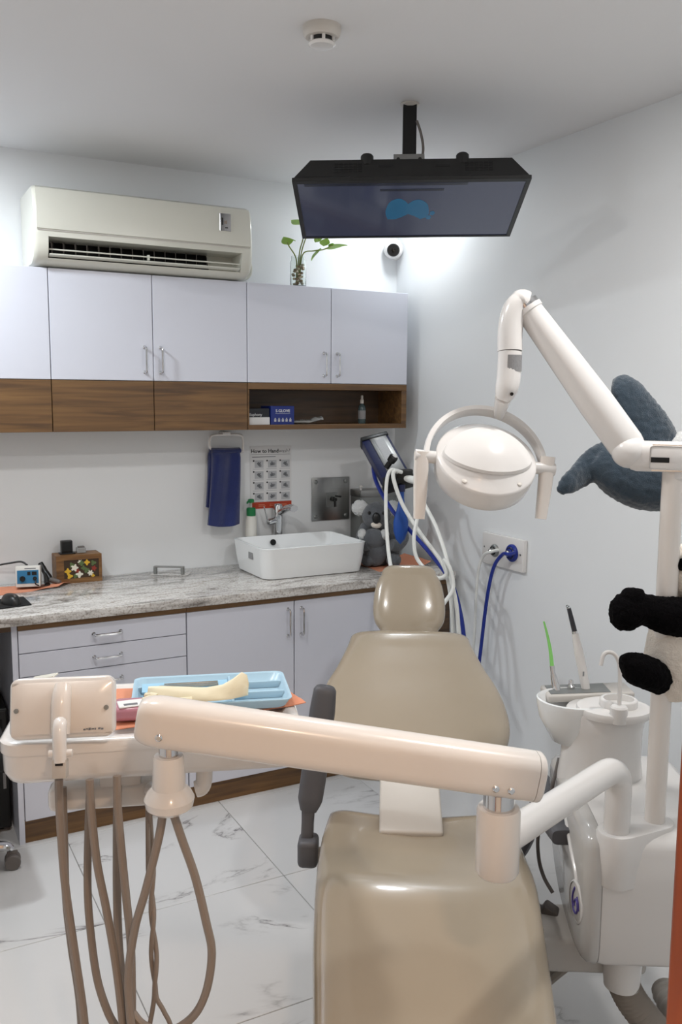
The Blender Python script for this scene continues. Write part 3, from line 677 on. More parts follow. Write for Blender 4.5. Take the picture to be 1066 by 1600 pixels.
# handpiece with cable leaning behind
t = thing('handheld_probe', 'black handpiece and cable lying on the orange cloth beside the wooden box', 'handpiece', (-1.70, -.10, ZC+.004))
b = MB(); b.tube(crom([(-1.705, -.05, ZC+.085), (-1.69, -.070, ZC+.05), (-1.675, -.10, ZC+.022)], 6), [.010, .011, .011, .012, .012, .012, .012, .013, .013, .013, .013, .012, .011], 12); b.build('grip', 'black_plastic', t)
b = MB(); b.tube([(-1.675, -.10, ZC+.022), (-1.655, -.125, ZC+.018), (-1.645, -.138, ZC+.016)], [.011, .010, .008], 12); b.build('nozzle', 'rubber_grey', t)
b = MB(); b.tube([(-1.69, -.070, ZC+.05), (-1.695, -.125, ZC+.015), (-1.694, -.14, ZC+.012)], [.009, .010, .011], 10); b.build('trigger', 'black_plastic', t)
b = MB(); b.tube(crom([(-1.69, -.14, ZC+.012), (-1.72, -.16, ZC+.012), (-1.745, -.175, ZC+.025), (-1.742, -.17, ZC+.038)], 6), .0025, 6); b.build('cable', 'black_plastic', t)
b = MB(); b.tube(crom([(-1.76, -.08, ZC+.086), (-1.78, -.06, ZC+.098), (-1.82, -.05, ZC+.094), (-1.87, -.045, ZC+.085), (-1.92, -.06, ZC+.05), (-1.96, -.08, ZC+.02), (-2.02, -.10, ZC+.012)], 8), .004, 7); tag(b.build('cable', 'black_plastic'), 'thin black cable looping behind the blue faced device', 'cable')
# mouse and pad
pa = onz(52, 943, ZC)
t = thing('mouse_pad', 'black mouse pad near the left end of the worktop', 'mouse pad', (-1.92, -.36, ZC))
b = MB(); b.prism([(-1.802, -.43), (-1.808, -.285), (-2.05, -.30), (-2.04, -.47)], ZC+.0002, ZC+.004); b.build('pad', 'black_pad', t, smooth=False)
mc = onz(17, 938, ZC+.015)
t = thing('computer_mouse', 'shiny black computer mouse on the mouse pad', 'mouse', (mc.x, mc.y, ZC+.004))
MM = T(mc.x, mc.y, ZC+.004) @ rot('Z', .3)
b = MB(); R = []
for i in range(9):
    s = i/8*PI/2; R.append([Vector((.030*math.cos(s)**.7*math.cos(a), .052*math.cos(s)**.7*math.sin(a), .036*math.sin(s))) for a in [2*PI*q/28 for q in range(28)]])
R[-1] = [p*1 for p in R[-1]]
b.rings(R, MM); b.build('shell', 'black_plastic', t)
b = MB(); b.lathe([(.001, -.003), (.008, -.003), (.008, .003), (.001, .003)], 14, MM @ basis((0, -.028, .029), (0, 1, 0), (0, 0, 1), (1, 0, 0))); b.build('scroll_wheel', 'rubber_grey', t)
# hatch with handle set in the worktop
t = thing('hatch_handle', 'steel bar handle of a flush hatch in the granite worktop', 'handle', (-1.15, -.07, ZC))
a_, c_ = onz(243, 898, ZC), onz(290, 899, ZC)
dv = (c_-a_); dv.z = 0; Ld = dv.length; MH = basis((a_.x, a_.y+.02, ZC), dv.normalized(), Vector((0, 0, 1)).cross(dv.normalized()), (0, 0, 1))
b = MB(); b.box((-.01, -.03, .0005), (Ld+.02, .05, .0018), MH); b.build('hatch_lid', 'granite', t, smooth=False)
for xx in (0, Ld-.012):
    b = MB(); b.box((xx, -.012, .0018), (xx+.012, .012, .030), MH, bev=.001, seg=1); b.build('post', 'steel_dull', t, smooth=False)
b = MB(); b.box((0, -.012, .030), (Ld, .012, .035), MH, bev=.001, seg=1); b.build('bar', 'steel', t, smooth=False)

# ------------------------------------------------------------------ koala plush, orange cloth, steel dispenser
ko = onz(592, 893, ZC); kx, ky = -.268, -.325
cloth('orange_cloth', [(-.345, -.45, 0), (-.06, -.43, 0), (-.06, -.20, 0), (-.33, -.24, 0)], ZC, 'orange cloth spread under the grey koala plush', seed=5, curl=lambda s, q: .02*max(0, s-.8)*5)
t = thing('koala_plush', 'grey koala soft toy with white ears sitting beside the washbasin', 'soft toy', (kx, ky, ZC))
fd = Vector((CAM.x-kx, CAM.y-ky, 0)).normalized(); MK = basis((kx, ky, ZC+.006), Vector((0, 0, 1)).cross(fd)*1, fd, (0, 0, 1))  # x to its left (viewer's right), y forward
FUZ = .05
b = MB(); b.ball((.012, -.01, .095), (.082, .065, .10), MK, 22, FUZ, 40); b.ball((-.055, .045, .03), (.032, .045, .03), MK, 16, FUZ, 40); b.ball((.062, .045, .03), (.034, .045, .03), MK, 16, FUZ, 40); b.build('body', 'plush_grey', t)
b = MB(); b.ball((-.02, .050, .07), (.052, .034, .07), MK, 18, FUZ, 40); b.ball((-.03, .062, .128), (.054, .036, .046), MK, 18, FUZ, 40); b.build('baby_body', 'plush_grey', t)
b = MB(); b.ball((-.018, .018, .225), (.064, .055, .062), MK, 22, FUZ, 40); b.build('head', 'plush_grey', t)
for sx in (-1, 1):
    b = MB(); b.ball((-.018+sx*.074, .005, .258), (.038, .020, .036), MK, 14, .2, 80); b.build('ear', 'plush_white', t)
    b = MB(); b.tube(crom([(.01+sx*.072, .0, .175), (.01+sx*.092, .03, .13), (sx*.075, .065, .10), (sx*.05, .080, .105)], 6), [.028]*13+[.026]*6, 12, MK); b.build('arm', 'plush_grey', t)
    b = MB(); b.ball((sx*.032-.018, .066, .244), (.007, .005, .008), MK, 10); b.build('eye', 'black_plastic', t)
    b = MB(); b.ball((sx*.05-.03, .068, .148), (.020, .022, .024), MK, 12, .2, 80); b.build('white_tuft', 'plush_white', t)
b = MB(); b.ball((-.018, .074, .222), (.019, .014, .026), MK, 14); b.build('nose', 'black_plastic', t)
b = MB(); b.ball((-.018, .060, .190), (.024, .02, .016), MK, 14, .08); b.build('chin', 'plush_cream', t)
# steel dispenser behind koala
t = thing('steel_dispenser', 'steel box mounted on the back wall behind the koala toy', 'dispenser', (-.10, -.05, 1.0))
b = MB(); b.box((-.245, -.10, .90), (-.045, -.001, 1.160), bev=.003); b.build('box', 'steel_dull', t)
b = MB(); b.box((-.248, -.104, 1.135), (-.042, -.001, 1.168), bev=.003); b.build('lid', 'steel', t)
b = MB(); b.lathe([(.006, 0), (.006, .012), (.009, .015), (.008, .022), (.001, .024)], 12, T(-.235, -.085, 1.168)); b.build('knob', 'plastic_white', t)

# ------------------------------------------------------------------ nitrous flow meter with hoses near the corner
D0 = 3.93
pA, pB = at(585, 682, D0+.05), at(622, 748, D0-.12)
t = thing('flow_meter', 'navy and grey sedation flow meter with black clamp hanging in the corner', 'flow meter', pB)
axd = (pB-pA); LL = axd.length; axd.normalize(); side = Vector((.88, -.47, 0)); side = (side-axd*side.dot(axd)).normalized(); nrm = axd.cross(side)
if nrm.dot(CAM-pA) < 0: nrm = -nrm
MF = basis(pA, side, axd, side.cross(axd)); sg = 1 if side.cross(axd).dot(CAM-pA) > 0 else -1
def fb_(lo, hi, m, nm, par, bev=.003):
    b = MB(); b.box(lo[:2]+(min(lo[2]*sg, hi[2]*sg),), hi[:2]+(max(lo[2]*sg, hi[2]*sg),), MF, bev=bev); return b.build(nm, m, par)
hs = fb_((-.062, 0, -.05), (.062, LL, 0), 'flow_navy', 'housing', t)
fb_((-.028, .012, 0), (.050, LL-.03, .004), 'steel', 'face_plate', hs, .001)
fb_((-.010, .03, .004), (.032, LL-.10, .0055), 'label_grey', 'gauge', hs, 0)
fb_((-.064, -.01, -.052), (.064, .012, .006), 'black_plastic', 'top_cap', t)
fb_((-.066, LL-.012, -.055), (.066, LL+.022, .02), 'black_plastic', 'clamp', t)
kb = at(610, 722, D0-.13)
b = MB(); b.lathe([(.012, -.03), (.012, .0), (.018, .004), (.020, .028), (.016, .034), (.001, .034)], 16, aim(kb, (.25, -.5, .7))); b.build('knob', 'black_plastic', t)
b = MB(); b.lathe([(.001, .034), (.011, .034), (.011, .036), (.001, .036)], 14, aim(kb, (.25, -.5, .7))); b.build('knob_cap', 'plastic_white', t)
b = MB(); b.box((-.035, -.025, -.03), (.035, .025, .03), T(at(632, 744, D0-.12)) @ rot('Z', -.5), bev=.004); b.build('connector', 'black_plastic', t)
b = MB(); b.tube([at(634, 747, D0-.13), at(654, 752, D0-.16)], .017, 14); b.build('outlet_tube', 'hose_white', t)
# support rod to the back wall
mid = pA+axd*LL*.45-nrm*.05; vd = (mid-CAM).normalized(); hit = mid+vd*((-.004-mid.y)/vd.y)
b = MB(); b.tube([mid, hit], .014, 10); b.box((-.02, -.02, -.004), (.02, .02, .003), aim(hit, (0, -1, 0))); b.build('wall_bracket', 'black_plastic', t)
# breathing bag
bt = at(628, 768, D0-.13)
b = MB(); b.lathe([(.012, 0), (.013, -.03), (.022, -.07), (.040, -.13), (.038, -.17), (.024, -.205), (.002, -.225)], 16, aim(bt, (.05, .05, 1)), sx=.9, sy=.55); b.build('breathing_bag', 'bag_blue', t)
b = MB(); b.lathe([(.014, .0), (.014, .03)], 14, T(bt)); b.build('bag_neck', 'flow_navy', t)
def hose(name, pts, r, m, lab, cat='hose', grp=None):
    P = [at(*p) if len(p) == 3 and not isinstance(p, Vector) else p for p in pts]
    b = MB(); b.tube(crom(P, 8), r, 10); return tag(b.build(name, m), lab, cat, grp)
G1 = 'hoses of the flow meter'
hose('breathing_hose', [(622, 738, D0-.16), (612, 734, D0-.17), (605, 748, D0-.18), (603, 790, D0-.2), (606, 850, D0-.25), (612, 890, D0-.35), (625, 930, D0-.45), (650, 985, D0-.5)], .008, 'hose_white', 'white hose falling straight from the flow meter clamp in front of the koala', grp=G1)
hose('breathing_hose', [(628, 738, D0-.16), (616, 736, D0-.18), (616, 752, D0-.19), (630, 790, D0-.2), (657, 833, D0-.24), (690, 878, D0-.3), (700, 905, D0-.34), (706, 950, D0-.36), (708, 1010, D0-.36)], .0085, 'hose_white', 'white hose slanting from the flow meter down to the worktop end', grp=G1)
hose('breathing_hose', [(656, 752, D0-.18), (660, 780, D0-.2), (680, 820, D0-.26), (695, 862, D0-.32), (705, 905, D0-.37), (714, 950, D0-.4), (718, 1010, D0-.4)], .0085, 'hose_white', 'white hose curving along the right wall from the flow meter outlet', grp=G1)
hose('breathing_hose', [(652, 810, D0-.3), (647, 840, D0-.32), (650, 868, D0-.33), (662, 886, D0-.34), (684, 903, D0-.36), (698, 896, D0-.37), (694, 875, D0-.37), (704, 890, D0-.39), (708, 920, D0-.4), (690, 950, D0-.45), (680, 990, D0-.5)], .008, 'hose_white', 'white hose making a small loop above the headrest', grp=G1)
hose('breathing_hose', [(586, 712, D0-.02), (584, 735, D0), (592, 762, D0), (615, 800, D0-.05), (640, 828, D0-.1), (675, 868, D0-.18), (705, 910, D0-.25), (720, 960, D0-.28), (728, 1020, D0-.28)], .009, 'hose_blue', 'navy blue hose running from the flow meter behind the headrest', grp=G1)

# ------------------------------------------------------------------ gas outlet plate on the right wall
cy0, cy1, zz0, zz1 = -1.024, -.757, .914, 1.046
t = thing('gas_outlet_plate', 'white wall plate with two gas outlets on the right wall', 'wall plate', (-.006, (cy0+cy1)/2, zz0))
b = MB(); b.box((-.022, cy0, zz0), (-.001, cy1, zz1), bev=.004); b.build('plate', 'plastic_white', t)
for px_, m_, r_, nm in ((774, 'steel_dull', .026, 'oxygen_outlet'), (801, 'hose_blue', .036, 'nitrous_outlet')):
    o = onx(px_, 860 if px_ < 790 else 864, -.022)
    b = MB(); b.lathe([(r_, 0), (r_, .006), (r_*.85, .012), (r_*.5, .014), (r_*.5, .018), (.001, .018)], 24, aim(o, (-1, 0, 0))); q = b.build(nm, m_, t)
    b = MB(); b.lathe([(r_*.72, .012), (r_*.66, .016), (r_*.58, .016), (r_*.56, .012)], 24, aim(o, (-1, 0, 0))); b.build('outlet_ring', 'black_plastic' if px_ < 790 else 'flow_navy', q)
    b = MB(); b.lathe([(r_*.35, .016), (r_*.35, .03), (r_*.2, .034), (.001, .034)], 16, aim(o, (-1, 0, 0))); b.build('coupling', 'chrome', q)
for yy in (cy0+.016, cy1-.016):
    b = MB(); b.lathe([(.004, 0), (.004, .0015), (.001, .0015)], 10, aim((-.022, yy, .985), (-1, 0, 0))); b.build('screw', 'steel_dull', t)
o1, o2 = onx(774, 860, -.055), onx(801, 864, -.055)
def wallhose(o, pxs, r, m, lab):
    P = [o+Vector((.015, 0, 0)), o+Vector((-.02, .0, -.004))]+[onx(x, y, -.07) for x, y in pxs]
    P += [Vector((-.08, P[-1].y+.02, .30)), Vector((-.10, P[-1].y-.01, .02)), Vector((-.25, P[-1].y-.04, .012))]
    return hose('gas_hose', P, r, m, lab, grp='gas hoses on the right wall')
wallhose(o1, [(756, 868), (748, 890), (744, 935), (741, 1000)], .0065, 'hose_white', 'white gas hose plugged into the right wall plate')
wallhose(o2, [(786, 866), (772, 886), (762, 930), (752, 1010)], .0075, 'hose_blue', 'bright blue gas hose plugged into the right wall plate')

# ------------------------------------------------------------------ television
tc_ = Vector((-.688, -1.189, 2.213)); a_, ti, ro = .525, .231, .011; w2, h2 = .365, .2135
Xv = Vector((math.cos(a_), -math.sin(a_), 0)); Yv = Vector((math.sin(a_)*math.cos(ti), math.cos(a_)*math.cos(ti), -math.sin(ti)))
Zv = Xv.cross(Yv); Xv = (Xv*math.cos(ro)+Zv*math.sin(ro)); Zv = Xv.cross(Yv)
MV = basis(tc_, Xv, Yv, Zv)
t = thing('television', 'black flat television hanging from the ceiling with its screen tilted downwards', 'television', (tc_.x, tc_.y, H))
b = MB()
b.rings([[Vector(p) for p in ((-w2+.014, -h2+.018, .004), (w2-.014, -h2+.018, .004), (w2-.014, h2-.012, .004), (-w2+.014, h2-.012, .004))],
         [Vector(p) for p in ((-w2+.014, -h2+.018, 0), (w2-.014, -h2+.018, 0), (w2-.014, h2-.012, 0), (-w2+.014, h2-.012, 0))],
         [Vector(p) for p in ((-w2, -h2, 0), (w2, -h2, 0), (w2, h2, 0), (-w2, h2, 0))],
         [Vector(p) for p in ((-w2, -h2, .012), (w2, -h2, .012), (w2, h2, .012), (-w2, h2, .012))],
         [Vector(p) for p in ((-w2+.006, -h2+.006, .016), (w2-.006, -h2+.006, .016), (w2-.006, h2-.006, .016), (-w2+.006, h2-.006, .016))]], MV)
b.build('frame', 'black_plastic', t, smooth=False)
b = MB(); b.box((-w2+.0145, -h2+.0185, .0025), (w2-.0145, h2-.0125, .006), MV); scr = b.build('screen', 'screen', t, smooth=False)
b = MB()
def tq(x0, x1, y0, y1, z): return [Vector(p) for p in ((x0, y0, z), (x1, y0, z), (x1, y1, z), (-x1 if 0 else x0, y1, z))]
b.rings([tq(-w2+.006, w2-.006, -h2+.006, h2-.006, .016), tq(-.31, .31, -h2+.02, .15, .078), tq(-.29, .29, -h2+.04, .14, .086)], MV); b.build('rear_cover', 'black_plastic', t, smooth=False)
# near sloping side: vent slots
e0 = Vector((0, -h2+.006, .016)); e1 = Vector((0, -h2+.02, .078)); sd = (e1-e0).normalized(); nn = Vector((0, -sd.z, sd.y))
for x0, n in ((-.235, 6), (.165, 6)):
    for r in range(4):
        MVs = MV @ basis(e0+sd*(.018+r*.009)+Vector((x0, 0, 0))+nn*.0004, (1, 0, 0), sd, (nn if True else nn))
        for c in range(n):
            b = MB(); b.box((c*.0145, 0, -.0005), (c*.0145+.012, .005, .0008), MVs); b.build('vent_slot', 'black_matte', t, smooth=False)
for xx in (-.135, .16):
    b = MB(); b.lathe([(.02, -.02), (.02, .012), (.017, .016), (.001, .016)], 20, MV @ T(xx, -h2+.034, .082)); b.build('foot_socket', 'black_plastic', t)
for xx in (-.10, .075):
    b = MB(); b.box((xx, 0, 0), (xx+.045, .008, .001), MV @ basis(e0+sd*.035, (1, 0, 0), sd, nn)); b.build('port_panel', 'black_matte', t, smooth=False)
# picture on the screen (drawn on the lower face, seen from below)
def sx(u, v, z=.0018): return Vector((-w2+.0145+u*(2*w2-.029), -h2+.0185+v*(2*h2-.031), z))
def screen_poly(pts, m, nm, th=.0006):
    b = MB(); P = [sx(*p) for p in pts]; b.rings([P, [p+Vector((0, 0, th)) for p in P]], MV); return b.build(nm, m, scr, smooth=False)
screen_poly([(.03, .015), (.75, .015), (.75, .05), (.03, .05)], 'screen_bar', 'menu_bar')
screen_poly([(.365, .11), (.65, .11), (.65, .145), (.365, .145)], 'screen_bar', 'title_line')
cl = []
for q in range(41):
    s = q/40; u = .40+.19*s
    e = .28+.13*(1-math.sin(PI*min(1, s/.52))**.6 if s < .52 else 1-.85*math.sin(PI*(s-.48)/.52)**.7)
    cl.append((u, e))
cl += [(.595, .48), (.598, .56), (.59, .63), (.56, .66), (.53, .60), (.50, .56), (.47, .62), (.44, .66), (.405, .66), (.395, .58), (.393, .5)]
screen_poly(cl, 'screen_logo', 'cloud_emblem')
for (u, v) in ((.60, .63), (.615, .55)): screen_poly([(u-.012, v-.03), (u+.004, v-.04), (u+.012, v), (u+.004, v+.04), (u-.012, v+.03)], 'screen_logo', 'cloud_emblem')
# mount
b = MB(); b.box((-.022, -.018, 2.27), (.022, .018, H-.001), T(tc_.x, tc_.y, 0) @ rot('Z', -a_), bev=.002, seg=1); b.build('mount_pole', 'black_matte', t, smooth=False)
b = MB(); b.lathe([(.03, -.001), (.032, -.006), (.02, -.012)], 18, T(tc_.x, tc_.y, H)); b.build('ceiling_collar', 'plastic_dull', t)
b = MB(); b.box((-.05, -.03, .084), (.05, -.024, .160), MV @ T(0, -.04, 0), bev=.001, seg=1); b.build('mount_bracket', 'steel', t, smooth=False)
b = MB(); b.box((-.085, -.07, .084), (.085, .06, .092), MV, bev=.001, seg=1); b.build('mount_plate', 'steel_dull', t, smooth=False)
for xx in (-.035, .035):
    b = MB(); b.lathe([(.006, 0), (.006, .005), (.001, .005)], 8, MV @ basis((xx, -.071, .140), (1, 0, 0), (0, 0, 1), (0, -1, 0))); b.build('bolt', 'black_plastic', t)
b = MB(); q0 = T(tc_.x, tc_.y, 0) @ rot('Z', -a_)
b.tube(crom([q0 @ Vector((.022, -.02, 2.49)), q0 @ Vector((.036, -.02, 2.45)), q0 @ Vector((.044, -.02, 2.40)), q0 @ Vector((.034, -.02, 2.345)), q0 @ Vector((.026, -.02, 2.31))], 6), .0045, 7); b.build('cable', 'rubber_grey', t)

# ------------------------------------------------------------------ dental chair
UC = .105
def pad(b, st, M, n=36, ex=3.2, endr=.035, dome=0):
    """st: (y, zc, width, thick, dish, xc) stations along local y; superellipse sections with rounded ends"""
    full = []
    y0, y1 = st[0], st[-1]
    for a in (PI*.5*q/5 for q in range(5)):
        c = math.sin(a); full.append((y0[0]-endr*(1-c)*0-endr*math.cos(a), y0[1], y0[2]-2*endr*(1-c), y0[3]*(.08+.92*c), y0[4]*c, y0[5]))
    full += list(st)
    for a in (PI*.5*q/5 for q in range(4, -1, -1)):
        c = math.sin(a); full.append((y1[0]+endr*math.cos(a), y1[1], y1[2]-2*endr*(1-c), y1[3]*(.08+.92*c), y1[4]*c, y1[5]))
    R = []
    for y, zc, w_, th, dish, xc in full:
        ring = []
        for q in range(n):
            a = 2*PI*q/n; c, s = math.cos(a), math.sin(a)
            x = w_/2*math.copysign(abs(c)**(2/ex), c); z = th/2*math.copysign(abs(s)**(2/ex), s)
            t_ = max(0, 1-(x/(w_/2))**2)
            if s > 0: z += (-dish)*t_
            ring.append(Vector((xc+x, y, zc+z)))
        R.append(ring)
    b.rings(R, M)
def smooth_st(st, n=5):
    out = []
    for i in range(len(st)-1):
        p0 = st[max(i-1, 0)]; p1 = st[i]; p2 = st[i+1]; p3 = st[min(i+2, len(st)-1)]
        for q in range(n):
            t_ = q/n
            out.append(tuple(.5*(2*b_+(c-a)*t_+(2*a-5*b_+4*c-d)*t_*t_+(3*b_-a-3*c+d)*t_**3) for a, b_, c, d in zip(p0, p1, p2, p3)))
    out.append(st[-1]); return out
cb0 = k(UC, 2.1, 0)
t = thing('dental_chair', 'beige vinyl dental chair with reclined back and oval headrest', 'dental chair', cb0)
b = MB(); th = .11
pad(b, smooth_st([(1.05, .335, .38, .09, .004, UC), (1.3, .36, .43, .10, .006, UC), (1.55, .395, .465, .11, .008, UC+.002), (1.75, .425, .495, .12, .008, UC), (1.90, .450, .512, .13, .012, UC), (1.99, .455, .518, .13, .020, UC), (2.08, .458, .512, .13, .032, UC-.003), (2.17, .462, .50, .13, .042, UC-.006), (2.25, .468, .475, .125, .046, UC-.01)]), K, n=48, ex=3.6, endr=.045)
b.build('seat', 'vinyl', t, ang=1.2)
b = MB(); b.box((UC-.18, 1.15, .24), (UC+.18, 1.95, .36), K, bev=.03, seg=3); b.box((UC-.20, 1.8, .27), (UC+.20, 2.3, .41), K, bev=.04, seg=3); b.build('seat_pan', 'plastic_dull', t)
MBk = K @ T(UC-.016, 2.44, .56) @ rot('X', math.radians(22))
b = MB(); pad(b, smooth_st([(0.0, 0, .44, .09, .014, .0), (.06, .0, .535, .09, .016, 0), (.15, .0, .585, .09, .017, 0), (.25, .0, .578, .09, .017, 0), (.34, .0, .54, .09, .017, 0), (.42, .0, .485, .09, .015, 0), (.50, .0, .440, .088, .011, 0), (.54, 0, .42, .086, .007, 0), (.568, 0, .41, .082, .004, 0)]), MBk, n=64, ex=2.8, endr=.048); b.build('backrest', 'vinyl', t, ang=1.2)
b = MB(); pad(b, smooth_st([(0.03, -.05, .40, .05, 0, .0), (.2, -.05, .48, .05, 0, 0), (.4, -.05, .42, .05, 0, 0), (.54, -.045, .28, .04, 0, 0)]), MBk, n=32, ex=3.0, endr=.03); b.build('back_shell', 'plastic_dull', t, ang=1.2)
MHd = K @ T(UC-.016, 3.055, .795) @ rot('X', math.radians(56))
b = MB(); pad(b, smooth_st([(.0, 0, .205, .06, .0, 0), (.03, .0, .243, .075, .002, 0), (.075, .0, .256, .085, .004, 0), (.125, .0, .250, .085, .004, 0), (.165, .0, .236, .082, .003, 0), (.192, .0, .216, .075, .0, 0), (.205, .0, .200, .07, .0, 0)]), MHd, n=56, ex=2.5, endr=.040); b.build('headrest', 'vinyl', t, ang=1.2)
b = MB(); b.box((-.04, -.12, -.045), (.04, .10, -.030), MHd, bev=.005); b.build('headrest_bar', 'steel_dull', t)
b = MB(); b.box((-.0825, 0, -.02), (.0825, .34, .012), K @ T(UC-.028, 2.17, .487) @ rot('X', math.radians(14)), bev=.008, seg=3); b.build('back_link', 'plastic_dull', t)
# left armrest: swivelled upright paddle
def kat(x, y, d): return at(x, y, d)
da = 2.36
b = MB()
path = [at(508, 1078, da+.0), at(504, 1110, da), at(497, 1165, da), at(490, 1215, da), at(485, 1248, da), at(482, 1266, da)]
rad = [.030, .034, .034, .034, .033, .022]
P, Rd = crom(path, 5, rad)
def flat_tube(b, P, Rd, wdir, fl, n=20, ex=3.4):
    R = []
    for i, p in enumerate(P):
        tt = (P[min(i+1, len(P)-1)]-P[max(i-1, 0)]).normalized(); wd = (wdir-tt*wdir.dot(tt)).normalized(); nd = tt.cross(wd)
        R.append([p+wd*(Rd[i]*math.copysign(abs(math.cos(a))**(2/ex), math.cos(a)))+nd*(Rd[i]*fl*math.copysign(abs(math.sin(a))**(2/ex), math.sin(a))) for a in [2*PI*q/n for q in range(n)]])
    b.rings(R)
tt = (P[0]-P[1]).normalized()
P = [P[0]+tt*.012, P[0]+tt*.009]+P; Rd = [.016, .024]+Rd
flat_tube(b, P, Rd, R_.copy(), .75); ar = b.build('armrest', 'armrest_grey', t, ang=1)
b = MB(); P, Rd = crom([at(482, 1262, da), at(481, 1285, da), at(480, 1308, da)], 5, [.018, .0165, .017]); flat_tube(b, P, Rd, R_.copy(), .8); b.build('armrest_stem', 'armrest_grey', ar, ang=1)
b = MB(); MA = T(at(479, 1324, da)) @ rot('Z', -TH); b.box((-.022, -.035, -.045), (.032, .035, .03), MA, bev=.014, seg=3); b.build('armrest_hinge', 'armrest_grey', ar)
b = MB(); b.tube([at(485, 1330, da), k(UC-.18, 2.25, .36)], .018, 10); b.build('armrest_bracket', 'plastic_dull', ar)
# right armrest, folded flat
b = MB(); P, Rd = crom([k(.435, 2.02, .570), k(.43, 2.1, .570), k(.425, 2.3, .570), k(.42, 2.4, .570)], 5, [.030, .036, .036, .028]); flat_tube(b, P, Rd, K.to_3x3() @ Vector((1, 0, 0)), .62); ar = b.build('armrest', 'armrest_grey', t, ang=1)
b = MB(); b.tube(crom([k(.42, 2.32, .545), k(.41, 2.30, .47), k(.37, 2.28, .39), k(.30, 2.26, .36)], 6), .018, 10); b.build('armrest_stem', 'armrest_grey', ar)
# base: lift column, floor plate, junction
b = MB(); pad(b, smooth_st([(1.62, .05, .34, .10, 0, UC), (1.8, .05, .40, .10, 0, UC), (2.3, .06, .44, .12, 0, UC), (2.62, .05, .36, .10, 0, UC)]), K @ T(0, 0, .0), n=36, ex=4, endr=.05); b.build('floor_base', 'plastic_dull', t, ang=1.2)
b = MB(); b.box((UC-.12, 1.85, .08), (UC+.12, 2.35, .30), K, bev=.03, seg=3); b.build('lift_column', 'plastic_dull', t)
b = MB(); b.tube(crom([k(UC-.10, 1.72, .03), k(UC-.19, 1.70, .03), k(UC-.245, 1.76, .035), k(UC-.25, 1.86, .035), k(UC-.2, 1.93, .03), k(UC-.12, 1.94, .03)], 6), .022, 10); b.build('foot_guard', 'black_plastic', t)
# arm to dental unit
b = MB(); b.box((UC+.10, 1.94, .275), (.62, 2.10, .36), K, bev=.015, seg=3); b.build('unit_support', 'plastic_grey', t)
b = MB(); MQ = T(at(855, 1428, 2.18)) @ rot('Z', -TH-.3); b.box((-.018, -.02, -.03), (.02, .02, .025), MQ @ rot('Y', .5), bev=.006); b.build('cable_joint', 'rubber_grey', t)
b = MB(); b.tube(crom([at(866, 1440, 2.2), at(868, 1455, 2.2), at(858, 1470, 2.2), at(850, 1482, 2.2)], 5), .009, 8); b.tube([at(850, 1428, 2.18), k(UC+.24, 2.16, .36)], .012, 8); b.build('cable_elbow', 'rubber_grey', t)

# ------------------------------------------------------------------ dental unit
ub = k(.58, 2.05, 0)
t = thing('dental_unit', 'white dental unit with spittoon, lamp pole and delivery arm right of the chair', 'dental unit', ub)
KU = K
# main body
def vz_loft(b, prof, us):         # prof (v,z) scaled about its middle, stations (u, scale)
    cv = sum(p[0] for p in prof)/len(prof); cz = sum(p[1] for p in prof)/len(prof)
    b.rings([[Vector((u, cv+(v-cv)*s, cz+(z-cz)*s)) for v, z in prof] for u, s in us], KU)
def closed_smooth(pts, n=5):
    out = []; L_ = len(pts)
    for i in range(L_):
        p0, p1, p2, p3 = [Vector(pts[(i+q) % L_]) for q in (-1, 0, 1, 2)]
        for q in range(n):
            s = q/n; out.append(tuple(.5*((2*p1)+(p2-p0)*s+(2*p0-5*p1+4*p2-p3)*s*s+(3*p1-p0-3*p2+p3)*s**3)))
    return out
DV = -.012
prof = closed_smooth([(v_+DV, z_) for v_, z_ in [(1.865, .60), (1.86, .48), (1.865, .375), (1.90, .345), (2.0, .345), (2.14, .37), (2.25, .44), (2.31, .54), (2.33, .63), (2.30, .665), (2.1, .66), (1.90, .655)]])
b = MB(); vz_loft(b, prof, [(.485, .985), (.50, 1), (.72, 1), (.745, .98), (.76, .93)]); b.build('body', 'plastic_white', t, ang=1.1)
b = MB(); vz_loft(b, prof, [(.446, .88), (.452, .94), (.462, .98), (.480, .995), (.486, .975)]); sh = b.build('side_cover', 'shield_grey', t, ang=1.1)
# light accent strip along the cover's front edge
b = MB(); pts = [(2.14, .625), (2.07, .60), (2.0, .565), (1.94, .53), (1.915, .505)]
b.tube(crom([k(.446-.0015*(i == 2), v, z) for i, (v, z) in enumerate(pts)], 6), .005, 8, flat=(1, 1)); b.build('accent_strip', 'plastic_white', sh)
# oval emblem
eo = at(917, 1413, 1.993); ev = K.inverted() @ eo
ME = K @ basis((.4475, 1.912, .474), (0, -1, 0), (0, 0, 1), (-1, 0, 0)) @ rot('Y', .10)
b = MB(); b.lathe([(.001, -.006), (.045, -.006), (.045, .004), (.041, .006), (.001, .006)], 36, ME, sx=.95, sy=1.0); em = b.build('emblem_disc', 'plastic_grey', sh)
b = MB(); b.lathe([(.045, .001), (.0475, .003), (.0475, .0055), (.043, .0075)], 36, ME, sx=.95, sy=1.0, cap=False); b.build('emblem_rim', 'plastic_white', sh)
sw = [(-.006, .030), (-.016, .012), (-.018, -.008), (-.008, -.024), (.008, -.024), (.018, -.010), (.014, .004), (.002, .006), (-.006, -.004), (-.004, -.012)]
b = MB(); b.tube(crom([Vector((x, y, .0068)) for x, y in sw], 6), .0026, 8, ME, flat=(1, 1)); b.tube(crom([Vector((x, y, .0068)) for x, y in [(.012, .018), (.022, .008), (.026, -.008)]], 6), .0022, 8, ME); b.build('emblem_mark', 'logo_purple', sh)
